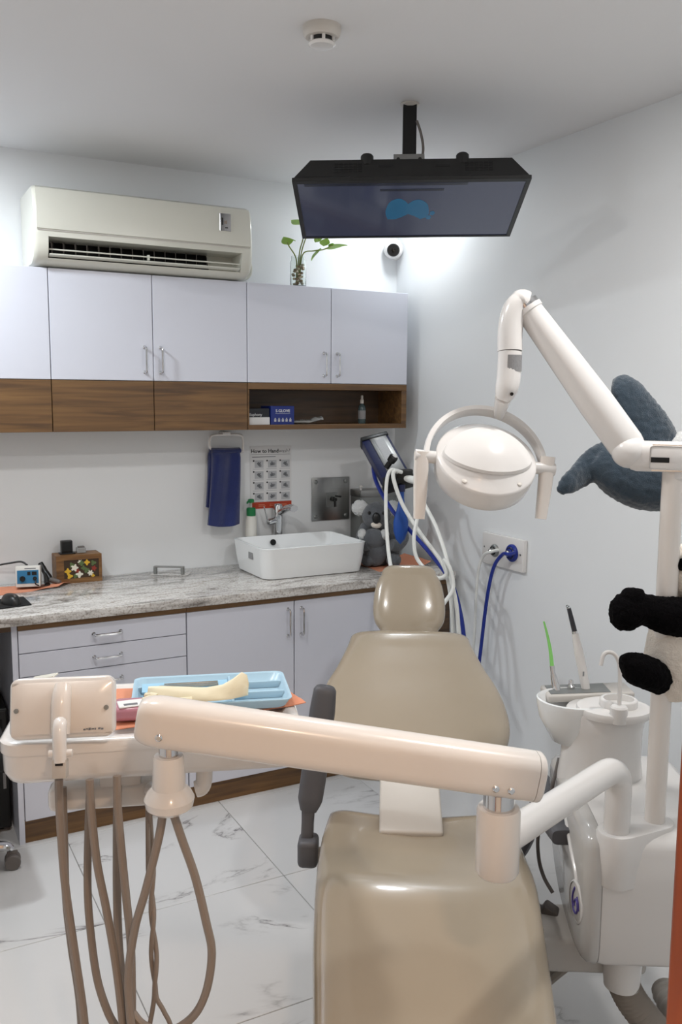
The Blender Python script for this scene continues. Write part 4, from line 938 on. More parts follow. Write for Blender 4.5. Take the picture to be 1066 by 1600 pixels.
# clamp holding both poles
pb = Vector((.531, 1.905)); pp_ = K.inverted() @ at(1023, 1285, 2.0)
tbx = K.inverted() @ at(964, 1285, 1.95)
c1 = Vector((tbx.x, tbx.y)); c2 = Vector((pp_.x, pp_.y))
dd = (c2-c1).normalized(); pn = Vector((-dd.y, dd.x)); rr1 = .043
poly = []
a0 = math.atan2(pn.y, pn.x)
for q in range(13): a = a0+PI*q/12; poly.append((c1.x+rr1*math.cos(a), c1.y+rr1*math.sin(a)))
for q in range(13): a = a0+PI+PI*q/12; poly.append((c2.x+rr1*math.cos(a), c2.y+rr1*math.sin(a)))
cxm = (c1+c2)/2
b = MB(); b.rings([[Vector((cxm.x+(x-cxm.x)*s, cxm.y+(y-cxm.y)*s, z)) for x, y in poly] for z, s in ((.545, .97), (.55, 1), (.658, 1), (.664, .97), (.665, .92))], K); b.build('pole_clamp', 'plastic_white', t)
# lamp pole
ptop = 1.475
b = MB(); b.lathe([(.0225, .655), (.0225, ptop)], 24, K @ T(c2.x, c2.y, 0)); b.build('lamp_pole', 'plastic_warm_lit', t)
# delivery arm tube from the clamp to the joint cylinder
cj = at(778, 1313, 1.57)                                     # joint cylinder centre
cjl = K.inverted() @ cj
zt_ = .815
b = MB()
path = [Vector((c1.x, c1.y, .655)), Vector((c1.x, c1.y, .72)), Vector((c1.x, c1.y, .765)), Vector((c1.x-.008, c1.y-.012, .795)), Vector((c1.x-.03, c1.y-.04, zt_)), Vector((c1.x-.07, c1.y-.085, zt_+.002))]
e_ = Vector((cjl.x, cjl.y, cjl.z-.005)); 
path += [path[-1]*.66+e_*.34, path[-1]*.33+e_*.67, e_]
b.tube(crom(path, 7), .0285, 20, K); b.build('arm_tube', 'plastic_white', t)
b = MB(); b.lathe([(.001, -.062), (.034, -.062), (.0385, -.055), (.0385, .056), (.036, .062), (.001, .062)], 28, T(cj)); b.build('joint_cylinder', 'plastic_warm_lit', t)
b = MB(); b.lathe([(.028, .060), (.028, .092)], 24, T(cj)); b.build('joint_collar', 'chrome', t)
b = MB(); b.box((-.016, -.012, .062), (.016, .012, .10), T(cj), bev=.003); b.build('joint_pin', 'brass', t)
# balance beam
BA, BB = at(838, 1213, 1.555), at(226, 1124, 1.50)
bd_ = (BB-BA); BLn = bd_.length; bd_.normalize(); bu = Vector((0, 0, 1)); bu = (bu-bd_*bu.dot(bd_)).normalized(); bs = bd_.cross(bu)
MBm = basis(BA, bs, bd_, bu)
def rrect(w_, h_, r, y, n=6, sx_=1.0):
    out = []
    for cx, cz, a0 in ((w_/2-r, h_/2-r, 0), (-w_/2+r, h_/2-r, PI/2), (-w_/2+r, -h_/2+r, PI), (w_/2-r, -h_/2+r, 1.5*PI)):
        for q in range(n+1): a = a0+q*PI/2/n; out.append(Vector(((cx+r*math.cos(a))*sx_, y, (cz+r*math.sin(a))*sx_)))
    return out
b = MB(); bw, bh = .072, .084
ends = []
for q in range(7):
    a = PI/2*q/6; ends.append((BLn-.03+.042*math.sin(a), .62+.38*math.cos(a)))
b.rings([rrect(bw, bh, .028, .006, sx_=1)]+[rrect(bw, bh, .028, y, sx_=s) for y, s in [(BLn*.5, 1)]+ends], MBm); b.build('balance_arm', 'plastic_warm_lit', t, ang=.8)
b = MB(); b.rings([rrect(bw, bh, .028, -.008, sx_=.9), rrect(bw, bh, .028, -.006, sx_=.97), rrect(bw, bh, .028, -.002, sx_=1.0), rrect(bw, bh, .028, .005, sx_=1.0)], MBm); b.build('arm_end_cap', 'plastic_warm_lit', t, ang=.8)
nrmb = bs if bs.dot(CAM-BA) > 0 else -bs
def on_beam(x, y):      # where a pixel's ray meets the beam's face towards the doorway
    v = ray(x, y); o = BA+nrmb*(bw/2); s = (o-CAM).dot(nrmb)/v.dot(nrmb); return CAM+v*s
for x, y in ((775, 1233), (799, 1236), (248, 1153)):
    b = MB(); b.lathe([(.0062, -.002), (.0062, .0015), (.004, .003), (.001, .003)], 14, aim(on_beam(x, y), nrmb)); b.build('screw', 'chrome', t)
# fitting beneath the beam's left end
jf = at(264, 1210, 1.515)
b = MB(); b.lathe([(.0165, .030), (.0165, .062)], 20, T(jf)); b.build('neck_collar', 'chrome', t)
b = MB(); b.lathe([(.024, .034), (.0255, .030), (.028, -.005), (.028, -.022), (.037, -.03), (.043, -.042), (.040, -.056), (.03, -.064), (.001, -.065)], 28, T(jf)); b.build('tray_pivot', 'plastic_white', t)

# ---- delivery head (tray table)
TC = at(240, 1165, 1.66)
ta = YAW-.17                                               # its long side turns slightly away to the right
MTb = basis((0, 0, 0), (math.cos(ta), -math.sin(ta), 0), (math.sin(ta), math.cos(ta), 0), (0, 0, 1))
FL = at(-8, 1165, 1.60); tz = FL.z                          # front left top corner
MTb.translation = Vector((FL.x, FL.y, 0))
TW, TD = .56, .33
def trr(d, z, r): return [Vector((p.x, p.y, z)) for p in rr(d, TW-d, d, TD-d, r, 0)]
b = MB(); b.rings([trr(.03, tz-.084, .03), trr(.012, tz-.080, .04), trr(.004, tz-.064, .045), trr(.003, tz-.025, .045)], MTb); b.build('head_lower_shell', 'plastic_white', t, ang=1)
b = MB(); b.rings([trr(.006, tz-.025, .045), trr(.0, tz-.024, .045), trr(.0, tz-.004, .045), trr(.006, tz, .042), trr(.022, tz, .034), trr(.03, tz-.010, .03)], MTb); b.build('head_tray', 'plastic_white', t, ang=1)
# underside support bar linking pivot and head
jl = MTb.inverted() @ jf
b = MB(); sb0, sb1 = MTb.inverted() @ at(73, 1277, 1.72), MTb.inverted() @ at(235, 1235, 1.72)
b.box((sb0.x, .10, sb0.z), (sb1.x+.02, .155, sb0.z+.048), MTb, bev=.012, seg=3); b.build('support_bar', 'plastic_white', t)
b = MB(); pe = MTb @ Vector((sb1.x, .128, sb0.z+.024))
b.tube([jf+Vector((0, 0, -.045)), pe], .019, 14); b.box((sb1.x-.10, .105, sb0.z+.04), (sb1.x-.02, .15, tz-.080), MTb, bev=.004); b.build('support_bracket', 'plastic_white', t)
b = MB(); b.tube(crom([MTb @ Vector((jl.x+.06, .06, tz-.05)), MTb @ Vector((jl.x+.062, .055, tz-.10)), MTb @ Vector((jl.x+.058, .05, tz-.125)), MTb @ Vector((jl.x+.045, .05, tz-.13))], 6), .016, 14); b.build('side_handle', 'plastic_white', t)
# rear of control panel standing on the front edge
PL, PR = at(14, 1158, 1.585), at(178, 1148, 1.60)
xp = (PR-PL); xp.z *= .6; wp_ = xp.length; xp.normalize(); upd = (Vector((0, 0, 1))+Vector((math.sin(ta), math.cos(ta), 0))*.28); upd = (upd-xp*upd.dot(xp)).normalized(); zp = xp.cross(upd)
MP = basis(PL, xp, upd, zp)     # z towards the camera
b = MB(); hp = .108
def prr(d, z, r=.016): return [Vector((p.x, p.y, z)) for p in rr(d, wp_-d, d, hp-d, r, 0)]
b.rings([prr(.006, -.03), prr(.0, -.026), prr(.0, -.004), prr(.004, 0)], MP); b.build('control_panel', 'plastic_white', t, ang=.9)
b = MB(); R = []
for i in range(13):
    x = lerp(.004, wp_-.004, i/12); s = math.sin(PI*min(1, max(0, i/12)))**.35
    R.append([Vector((x, yv, zv*s)) for yv, zv in ((.006, 0), (.010, .008), (.03, .014), (.07, .012), (.094, .006), (.100, 0))])
b.rings(R, MP, close=True); b.build('panel_rear_cover', 'plastic_warm_lit', t, ang=.7)
for xx, yy in ((.014, .052), (wp_-.012, .052)):
    b = MB(); b.lathe([(.0042, 0), (.0042, .004), (.001, .004)], 12, MP @ T(xx, yy, .006)); b.build('screw', 'steel_dull', t)
b = MB()
for q, (x_, w_) in enumerate(((0, .004), (.005, .003), (.009, .004), (.014, .005), (.020, .002), (.026, .004), (.031, .004))): b.box((x_, .001*(q % 2), 0), (x_+w_, .0028+.0006*(q % 3), .0006), MP @ T(wp_-.052, .0135, .0098) @ rot('X', -.35))
b.build('print_mark', 'ink_grey', t, smooth=False)
b = MB(); b.tube(crom([(wp_*.52, .095, .008), (wp_*.52, .06, .022), (wp_*.52, .01, .024)], 6), [.014, .0155, .016, .017, .017, .017, .017, .017, .017, .017, .017, .0165, .016], 16, MP); b.build('panel_grip', 'plastic_warm_lit', t)
b = MB(); gx = wp_*.53
b.tube(crom([(gx, .018, .030), (gx+.001, .030, .040), (gx+.002, .022, .050), (gx+.003, -.005, .054), (gx+.004, -.035, .052)], 6), [.009, .010, .0105, .011, .011, .011, .011, .012, .012, .012, .012, .012, .012, .012, .012, .012, .012, .012, .012, .012, .012, .012, .012, .0115, .011], 14, MP); hk = b.build('handpiece_holder', 'plastic_white', t)
b = MB(); b.box((gx-.009, -.062, .035), (gx+.015, -.03, .058), MP, bev=.002); b.build('holder_block', 'plastic_grey', t)
b = MB(); b.box((gx-.003, -.040, .0575), (gx+.010, -.033, .0595), MP); b.build('holder_slot', 'black_matte', t, smooth=False)
b = MB(); b.tube([MP @ Vector((gx-.016, -.02, .05)), MP @ Vector((gx+.024, -.02, .05))], .0065, 12); b.build('holder_pin', 'plastic_white', t)
b = MB(); b.box((-.02, -.012, 0), (.03, .012, .004), T(at(66, 1060, 1.78)) @ rot('Z', -.6) @ rot('Y', -.2), bev=.001, seg=1); b.tube([at(64, 1062, 1.78), at(60, 1085, 1.74)], .006, 8); b.build('panel_clip', 'plastic_cream', t)
# hoses under the head
def uhose(pts, r=.0085, d=1.62, m='hose_taupe'):
    P = [at(p[0], p[1], p[2] if len(p) > 2 else d) for p in pts]
    b = MB(); b.tube(crom(P, 8), r, 10); return b.build('instrument_hose', m, t)
tb = tz-.06
uhose([(92, 1218), (93, 1260), (98, 1340), (104, 1400), (117, 1490), (130, 1580), (140, 1680), (150, 1760), (178, 1800)], .0076, 1.63)
uhose([(98, 1230, 1.72), (100, 1300, 1.72), (103, 1400, 1.70), (112, 1480, 1.69), (124, 1560, 1.68), (132, 1660, 1.68), (150, 1790, 1.68)], .0076)
uhose([(140, 1218), (143, 1270), (152, 1350), (166, 1420), (180, 1500), (190, 1580), (198, 1680), (212, 1760), (230, 1790)], .0075, 1.62)
uhose([(141, 1232, 1.72), (138, 1300, 1.72), (137, 1390, 1.70), (142, 1460, 1.69), (152, 1530, 1.68), (168, 1580, 1.67), (182, 1606, 1.67), (200, 1640, 1.67)], .0075)
uhose([(183, 1212), (184, 1260), (190, 1330), (197, 1400), (204, 1470), (206, 1540), (206, 1600), (205, 1690)], .0075, 1.62)
uhose([(184, 1228, 1.70), (183, 1300, 1.70), (183, 1400, 1.70), (186, 1480, 1.69), (194, 1560, 1.68), (200, 1640, 1.68)], .008)
uhose([(256, 1262, 1.53), (248, 1310, 1.54), (228, 1390, 1.56), (211, 1450, 1.58), (201, 1520, 1.6), (203, 1580, 1.6), (210, 1640, 1.6)], .0075)
uhose([(268, 1262, 1.53), (284, 1310, 1.54), (305, 1370, 1.55), (322, 1440, 1.56), (331, 1490, 1.57), (322, 1550, 1.58), (300, 1590, 1.59), (262, 1612, 1.6), (225, 1602, 1.61), (205, 1580, 1.62)], .0075)
P1 = []; P2 = []
for i in range(15):
    s = i/14; y = lerp(1250, 1560, s); x = lerp(231, 242, s); wv = 3.2*math.sin(s*14) if s > .35 else 3.2*math.sin(.35*14)*s/.35
    P1.append((x+wv, y, 1.66+.006*math.cos(s*14))); P2.append((x-wv+2, y, 1.66-.006*math.cos(s*14)))
uhose(P1+[(256, 1580, 1.66), (268, 1612, 1.66), (262, 1680, 1.66)], .0045); uhose(P2+[(238, 1580, 1.66), (234, 1612, 1.66), (240, 1680, 1.66)], .0045)

# ---- spittoon
sc = K.inverted() @ at(935, 1150, 2.24); su, sv = sc.x, sc.y
def ell(cu, cv, ru, rv, z, n=40): return [Vector((cu+ru*math.cos(2*PI*q/n), cv+rv*math.sin(2*PI*q/n), z)) for q in range(n)]
SZ = -.030
b = MB(); b.rings([ell(su+.01, sv+.01, .108, .085, .64), ell(su+.01, sv+.01, .10, .08, .70), ell(su+.012, sv+.005, .097, .078, .78), ell(su+.015, sv-.005, .098, .08, .862+SZ), ell(su+.015, sv-.005, .094, .076, .868+SZ)], K); b.build('spittoon_column', 'plastic_white', t, ang=1)
bu_, bv_ = su-.052, sv+.025
b = MB(); b.rings([ell(bu_+.03, bv_, z=.755+SZ, ru=.03, rv=.03), ell(bu_+.012, bv_, .072, .062, .772+SZ), ell(bu_, bv_, .092, .078, .83+SZ), ell(bu_-.002, bv_, .098, .086, .872+SZ), ell(bu_-.002, bv_, .098, .086, .880+SZ), ell(bu_-.002, bv_, .094, .082, .882+SZ), ell(bu_-.001, bv_, .089, .078, .874+SZ), ell(bu_, bv_, .072, .062, .84+SZ), ell(bu_, bv_, .03, .03, .828+SZ)], K); b.build('spittoon_bowl', 'ceramic', t, ang=1)
ru, rv = su+.04, sv-.035
b = MB(); b.rings([ell(su+.028, sv-.028, .088, .075, .860+SZ), ell(su+.028, sv-.028, .091, .078, .872+SZ), ell(su+.028, sv-.028, .089, .076, .879+SZ), ell(su+.028, sv-.028, .081, .068, .8805+SZ)], K); b.build('cup_deck', 'plastic_white', t, ang=1)
b = MB(); b.rings([ell(ru, rv+.01, .046, .042, .879+SZ), ell(ru, rv+.01, .046, .042, .896+SZ), ell(ru, rv+.01, .043, .039, .899+SZ), ell(ru, rv+.01, .037, .033, .899+SZ), ell(ru, rv+.01, .036, .032, .883+SZ)], K); b.build('cup_ring', 'plastic_white', t, ang=.8)
g0 = K.inverted() @ at(967, 1118, 2.14)
b = MB(); b.lathe([(.020, .83), (.021, .834), (.021, .868), (.017, .872), (.010, .873)], 20, K @ T(g0.x, g0.y, 0)); b.build('filler_base', 'plastic_white', t)
b = MB(); b.tube(crom([at(967, 1118, 2.14), at(969, 1070, 2.14), at(968, 1038, 2.14), at(961, 1023, 2.14), at(951, 1019, 2.14), at(943, 1024, 2.14), at(939, 1040, 2.14)], 7), .0052, 10); b.build('cup_filler', 'plastic_white', t)
# instrument holder rail behind the bowl
h0, h1 = at(850, 1083, 2.33), at(984, 1078, 2.33)
hx = (h1-h0).normalized(); hy = Vector((0, 0, 1)).cross(hx).normalized(); hl = (h1-h0).length; MHr = basis(h0, hx, hy, Vector((0, 0, 1)))
b = MB(); b.box((0, -.045, -.012), (hl, .045, .008), MHr, bev=.006, seg=3); b.box((hl*.45, -.03, -.22), (hl*.8, .03, -.01), MHr, bev=.006); b.build('holder_rail', 'plastic_grey', t)
b = MB(); b.box((.01, -.035, .008), (hl-.06, .035, .0095), MHr); b.build('rail_mat', 'steel_dull', t, smooth=False)
b = MB(); b.lathe([(.010, 0), (.010, .012), (.006, .016), (.006, .026), (.004, .03), (.001, .03)], 14, T(at(892, 1079, 2.33))); b.build('rail_nozzle', 'chrome', t)
# grey hose on the unit's left side
b = MB(); b.tube(crom([at(874, 1185, 2.3), at(868, 1210, 2.28), at(864, 1225, 2.27), at(858, 1260, 2.28), at(842, 1300, 2.3), at(842, 1340, 2.32), at(850, 1370, 2.32), at(864, 1395, 2.3)], 7), .005, 8); b.build('drain_hose', 'rubber_grey', t)
# lower leg and corrugated hose
lg = K.inverted() @ at(972, 1520, 2.05)
b = MB(); b.lathe([(.040, .262), (.043, .30), (.046, .37)], 28, K @ T(lg.x, lg.y, 0)); b.build('lower_outlet', 'plastic_white', t)
b = MB(); P = crom([k(lg.x, lg.y, .275), k(lg.x+.025, lg.y, .225), k(lg.x+.07, lg.y+.005, .165), k(lg.x+.12, lg.y+.02, .105), k(lg.x+.17, lg.y+.06, .06), k(lg.x+.20, lg.y+.14, .045), k(lg.x+.2, lg.y+.30, .045)], 24)
b.tube(P, [.034+.0035*math.sin(i*PI*.5) for i in range(len(P))], 18); b.build('corrugated_hose', 'hose_grey', t, ang=1.3)
for off in (0, .03):
    b = MB(); b.tube(crom([k(.52, 2.02+off, .30), k(.44, 2.05+off, .20), k(.36, 2.1+off, .08), k(.28, 2.14+off, .02)], 7), .009, 8); b.build('floor_hose', 'hose_grey', t)
# saliva ejector and curing light are lifted out of the rail: things of their own
t2 = thing('suction_handpiece', 'chrome suction handle with a green tip standing in the spittoon rail', 'handpiece', at(869, 1078, 2.33))
b = MB(); b.tube([at(870, 1079, 2.33), at(866, 1060, 2.33), at(864, 1050, 2.33), at(863, 1040, 2.33)], [.0115, .0085, .006, .0062], 14); b.build('handle', 'chrome', t2)
b = MB(); b.tube(crom([at(863, 1042, 2.33), at(860, 1015, 2.33), at(855, 990, 2.33), at(850, 971, 2.33)], 6), [.0056-.00018*q for q in range(19)], 10); b.build('tip', 'tip_green', t2)
t2 = thing('curing_light', 'white pen shaped curing light with a dark tip standing in the spittoon rail', 'curing light', at(915, 1077, 2.33))
b = MB(); P, Rd = crom([at(916, 1078, 2.33), at(911, 1050, 2.33), at(905, 1020, 2.33), at(899, 990, 2.33)], 6, [.0115, .012, .0125, .0085]); b.tube(P, Rd, 16); b.build('body', 'plastic_white', t2)
b = MB(); b.tube([at(899, 991, 2.33), at(898, 986, 2.33)], .0075, 14); b.build('collar', 'chrome', t2)
b = MB(); b.tube([at(898, 986, 2.33), at(893, 966, 2.33), at(889, 950, 2.33)], [.0068, .0064, .0055], 12); b.build('tip', 'tip_dark', t2)
b = MB(); b.tube([at(889, 950, 2.33), at(886.5, 947, 2.325)], [.0055, .004], 10); b.build('lens', 'glass', t2)
b = MB(); b.box((-.002, -.001, -.006), (.002, .001, .006), T(at(912, 1053, 2.315))); b.build('button', 'label_grey', t2, smooth=False)

# ------------------------------------------------------------------ operating lamp (parts of the unit's pole arm)
DL = 1.97
pt_ = K @ Vector((c2.x, c2.y, ptop))
lt = thing('operating_lamp', 'white dental operating lamp on a jointed arm above the chair', 'lamp', (pt_.x, pt_.y, ptop))
ja = at(990, 712, 1.93); jb = K @ Vector((c2.x+.01, c2.y, 1.482))
b = MB(); dvj = (jb-ja); dvj.z = 0; lj = dvj.length
MJ = basis((ja.x, ja.y, ja.z), dvj.normalized(), Vector((0, 0, 1)).cross(dvj.normalized()), (0, 0, 1))
b.rings([[Vector((x, p.x*s, p.z*s)) for p in rrect(.066, .066, .026, 0)] for x, s in ((-.012, .6), (-.004, .9), (.008, 1), (lj+.03, 1), (lj+.05, .92), (lj+.055, .7))], MJ); b.build('pole_head', 'plastic_white', lt, ang=.9)
sj = -1
b = MB(); b.box((.035, -.0355, -.026), (lj+.02, -.030, .024), MJ, bev=.006); b.build('head_insert', 'plastic_white', lt)
b = MB(); b.box((.038, -.0365, -.011), (.075, -.035, -.0), MJ); b.build('slot', 'black_matte', lt, smooth=False)
for z in (-.028, .026):
    b = MB(); b.box((.040, -.0345, z-.0012), (lj+.02, -.0325, z+.0012), MJ); b.build('chrome_trim', 'chrome', lt, smooth=False)
b = MB(); b.lathe([(.0225, -.05), (.026, -.045), (.026, -.02)], 24, T(jb.x-.01*0, jb.y, 1.482)); b.build('pole_socket', 'plastic_white', lt)
# knuckle and the sloping arm
el = at(826, 484, DL); kn = at(978, 694, 1.94)
b = MB(); b.ball(at(985, 706, 1.93), (.040, .040, .036), n=18); b.build('knuckle', 'plastic_white', lt)
adir = (kn-el).normalized()
b = MB(); L_ = (kn-el).length
wdir = R_-adir*R_.dot(adir); wdir.normalize()
P = [el+adir*(L_*q/10) for q in range(11)]; Rd = [.0295+.0095*min(1, q/7) for q in range(11)]
R = []
def arm_ring(p, r, s=1): 
    nd = adir.cross(wdir)
    return [p+wdir*(r*s*math.cos(a))+nd*(r*s*.95*math.sin(a)) for a in [2*PI*q/28 for q in range(28)]]
b.rings([arm_ring(P[0], Rd[0], .94)]+[arm_ring(p, r) for p, r in zip(P, Rd)]+[arm_ring(kn+adir*.012, .037), arm_ring(kn+adir*.024, .032), arm_ring(kn+adir*.032, .022)]); b.build('lamp_arm', 'plastic_white', lt, ang=.9)
b = MB(); b.rings([arm_ring(el-adir*.016, .031), arm_ring(el-adir*.003, .031)]); b.build('arm_collar', 'chrome', lt, ang=.7)
b = MB(); b.rings([arm_ring(el-adir*.004, .0325), arm_ring(el+adir*.006, .0325), arm_ring(el+adir*.008, .030)]); b.build('collar_ring', 'plastic_white', lt, ang=.7)
b = MB(); b.rings([arm_ring(kn-adir*.03, .0386), arm_ring(kn-adir*.027, .0390), arm_ring(kn-adir*.026, .0386)]); b.build('arm_seam', 'plastic_grey', lt, ang=.7)
# elbow coming down
b = MB()
ep = [el-adir*.015, at(814, 474, DL), at(805, 484, DL), at(799, 504, DL), at(797, 525, DL), at(797, 549, DL)]
b.tube(crom(ep, 7), [.030]*8+[.0275]*28, 24); b.build('elbow', 'plastic_white', lt, ang=.9)
b = MB(); b.tube(crom([at(797, 550.5, DL), at(796, 575, DL), at(794, 598, DL), at(789, 616, DL), at(785, 627, DL)], 7), [.0265]*15+[.0262, .026, .0255, .025, .024, .023, .022, .021, .02, .019, .018, .016, .014, .012], 24); nk = b.build('lamp_neck', 'plastic_white', lt, ang=.9)
b = MB(); b.tube([at(797, 551.2, DL), at(797, 549.3, DL)], .0255, 24); b.build('neck_gap', 'gap_grey', nk)
fdc = (CAM-at(797, 560, DL)).normalized()
for x, y in ((804, 542), (800, 615)):
    b = MB(); b.lathe([(.0038, -.01), (.0038, .0015), (.001, .0015)], 12, aim(at(x, y, DL)+fdc*.024, fdc)); b.build('neck_screw', 'black_plastic', nk)
# curved rating label on the neck
lv_ = Vector((0, 0, 1)); lc = at(796.5, 568, DL); ang0 = math.atan2(fdc.y, fdc.x)
b = MB(); R = []
for q in range(9):
    a = ang0+lerp(-.15, 1.25, q/8); d_ = Vector((math.cos(a), math.sin(a), 0)); R.append([lc+d_*.0282+lv_*z for z in (-.018, .018)]+[lc+d_*.0274+lv_*z for z in (.018, -.018)])
b.rings(R); b.build('rating_label', 'label_grey', nk, smooth=False)
# lamp head
hc = at(760, 717, DL)
hr = (R_*1.0+_f*.05); hr.z = -.10; hr.normalize()
toC = CAM-hc; toC.z = 0; toC.normalize(); el_ = math.radians(48)
hn = toC*math.cos(el_)+Vector((0, 0, 1))*math.sin(el_); hn = (hn-hr*hn.dot(hr)).normalized(); hyv = hn.cross(hr)
MHL = basis(hc, hr, hyv, hn)
b = MB(); rH = .112
b.lathe([(rH*.92, -.058), (rH*.97, -.052), (rH, -.03), (rH*1.01, -.002), (rH, .002), (rH*.97, .0045), (rH*.88, .009), (rH*.78, .016), (rH*.6, .029), (rH*.4, .040), (rH*.2, .046), (rH*.02, .048)], 56, MHL, sx=1.0, sy=.98); b.build('lamp_housing', 'plastic_white', lt, ang=.8)
b = MB(); b.lathe([(rH*.9, -.053), (rH*.9, -.056), (rH*.5, -.06), (rH*.02, -.061)], 48, MHL); b.build('lamp_glass', 'clear_plastic', lt, ang=.8)
# raised eye-shaped rear panel
b = MB(); R = []
for s in (1.0, .97, .6, .25):
    ring = []
    for q in range(48):
        a = 2*PI*q/48; x = rH*.90*math.cos(a); y = rH*.60*math.sin(a)*abs(math.sin(a))**.3 - rH*.05
        h = .053-.043*((x/rH)**2+(y/rH)**2)/.81
        x *= s; y *= s; h = .0475-.0395*((x/rH)**2+(y/rH)**2)/.81
        ring.append(Vector((x, y, h+(0 if s == 1 else .006))))
    R.append(ring)
b.rings(R, MHL); b.build('rear_panel', 'plastic_white', lt, ang=.5)
for xx, yy in ((-.055, -.082), (.065, -.074)):
    b = MB(); b.lathe([(.006, 0), (.006, .012), (.0045, .013), (.001, .013)], 14, MHL @ T(xx, yy, -.003)); b.build('plug', 'plastic_dull', lt)
# yoke
b = MB(); R = []; yr = .133
ypiv = hc+hn*(-.012); ydir = (Vector((0, 0, 1))*.80-toC*.60).normalized(); ydir = (ydir-hr*ydir.dot(hr)).normalized()
yn = hr.cross(ydir)
for q in range(37):
    a = PI*q/36; c = ypiv+hr*(-math.cos(a)*yr)+ydir*(math.sin(a)*yr*1.06); rd = (hr*(-math.cos(a))+ydir*math.sin(a)).normalized()
    R.append([c+rd*x+yn*z for x, z in ((.005, -.014), (.007, -.010), (.007, .010), (.005, .014), (-.005, .014), (-.006, .010), (-.006, -.010), (-.005, -.014))])
b.rings(R); b.build('yoke', 'plastic_white', lt, ang=.9)
b = MB(); b.tube([at(787, 620, DL), ypiv+ydir*(yr*1.06*.955)+hr*.036], [.019, .013], 16); b.build('yoke_boss', 'plastic_white', lt)
for sg in (-1, 1):
    p0 = ypiv+hr*(sg*.108); p1 = ypiv+hr*(sg*.158)
    b = MB(); b.tube([p0, p1], .014, 18); b.build('pivot_stub', 'plastic_white', lt)
    gx_ = (664, 657, 650) if sg < 0 else (857, 851, 845)
    dg = (ypiv+hr*(sg*.158)-CAM).dot(_f)
    g0_, g1_, g2_ = at((659 if sg < 0 else 856), (706 if sg < 0 else 714), dg), at((657 if sg < 0 else 851), 765, dg), at((655 if sg < 0 else 845), 811, dg)
    b = MB(); P, Rd = crom([g0_, g0_*.5+g1_*.5, g1_, g2_], 5, [.0165, .0165, .0155, .0125]); flat_tube(b, P, Rd, R_.copy(), .8, 20, 3); b.build('handle', 'plastic_warm_lit', lt, ang=.9)

# ------------------------------------------------------------------ blue whale plush hung on the lamp arm
wc = at(1005, 738, 2.16)
t = thing('whale_plush', 'dark blue soft toy with long fins draped on the lamp pole top', 'soft toy', wc)
def skin(name, paths, m, parent, lvl=2):
    """one continuous body: metaball-free union through a remesh of overlapping tubes"""
    b = MB()
    for P, Rd, fl, wd in paths:
        pp, rd = crom(P, 6, Rd); flat_tube(b, [Vector(p) for p in pp], rd, Vector(wd), fl, 20, 2.2)
    o = b.build(name, m, parent, ang=3)
    md = o.modifiers.new('Remesh', 'REMESH'); md.mode = 'VOXEL'; md.voxel_size = .0045; md.use_smooth_shade = True
    s = o.modifiers.new('Smooth', 'SMOOTH'); s.factor = .6; s.iterations = 5
    tx_ = bpy.data.textures.get('fur_relief') or bpy.data.textures.new('fur_relief', 'CLOUDS'); tx_.noise_scale = .009
    dm = o.modifiers.new('Displace', 'DISPLACE'); dm.texture = tx_; dm.strength = .006; dm.mid_level = .5
    return o
D2 = 2.17
skin('body', [
    ([at(930, 715, D2), at(960, 735, D2), at(1000, 748, D2), at(1045, 745, D2), at(1085, 715, D2+.05), at(1110, 680, D2+.08)], [.035, .058, .075, .082, .07, .03], .75, U_),
    ([at(873, 770, D2-.02), at(888, 757, D2-.02), at(912, 738, D2), at(940, 715, D2), at(972, 712, D2)], [.010, .026, .034, .036, .045], .5, U_),
    ([at(968, 588, D2+.01), at(977, 606, D2), at(995, 640, D2), at(1020, 680, D2), at(1025, 720, D2)], [.018, .038, .050, .056, .06], .5, R_),
], 'plush_blue', t)
b = MB(); b.ball(at(1070, 706, D2-.0), (.052, .052, .05), n=16, jit=.05); b.build('belly_patch', 'plush_white', t)

# ------------------------------------------------------------------ panda plush hugging the pole
D3 = 1.965
pc0 = at(1068, 1050, D3)
t = thing('panda_plush', 'black and cream panda soft toy hugging the lamp pole at the right edge', 'soft toy', pc0)
skin('body', [([at(1070, 935, D3), at(1064, 985, D3), at(1066, 1040, D3), at(1075, 1088, D3)], [.045, .068, .085, .055], .8, R_)], 'plush_cream', t)
b = MB(); b.ball(at(1090, 900, D3), (.072, .072, .062), n=20, jit=.05); b.build('head', 'plush_cream', t)
b = MB(); b.ball(at(1068, 882, D3-.045), (.020, .014, .014), n=12); b.build('eye_patch', 'plush_black', t)
b = MB(); b.ball(at(1066, 862, D3+.02), (.018, .014, .018), n=12, jit=.05); b.build('ear', 'plush_cream', t)
da_ = D3-.055
skin('arm', [([at(1080, 965, da_+.02), at(1045, 962, da_), at(1020, 956, da_), at(1003, 951, da_-.01), at(980, 956, da_-.01), at(966, 957, da_-.01), at(955, 957, da_-.01)], [.045, .042, .036, .031, .041, .038, .022], .9, U_),
             ([at(986, 945, da_-.015), at(990, 930, da_-.015), at(991, 919, da_-.015)], [.026, .027, .018], .9, R_)], 'plush_black', t)
skin('leg', [([at(1034, 1066, da_+.02), at(1020, 1055, da_), at(1000, 1047, da_-.01), at(982, 1044, da_-.01), at(972, 1046, da_-.01)], [.030, .036, .036, .034, .022], .9, U_)], 'plush_black', t)
for o in t.children:
    for md in o.modifiers:
        if md.type == 'REMESH': md.voxel_size = .004

# ------------------------------------------------------------------ things on the tray table
tzs = tz-.0095
TL = lambda x, y, z=0: MTb @ Vector((x, y, tz+z))
hg = .0
b = MB(); 
A, B2, C2, D4 = [onz(x, y, tz) for x, y in ((178, 1142), (478, 1102), (432, 1070), (182, 1078))]
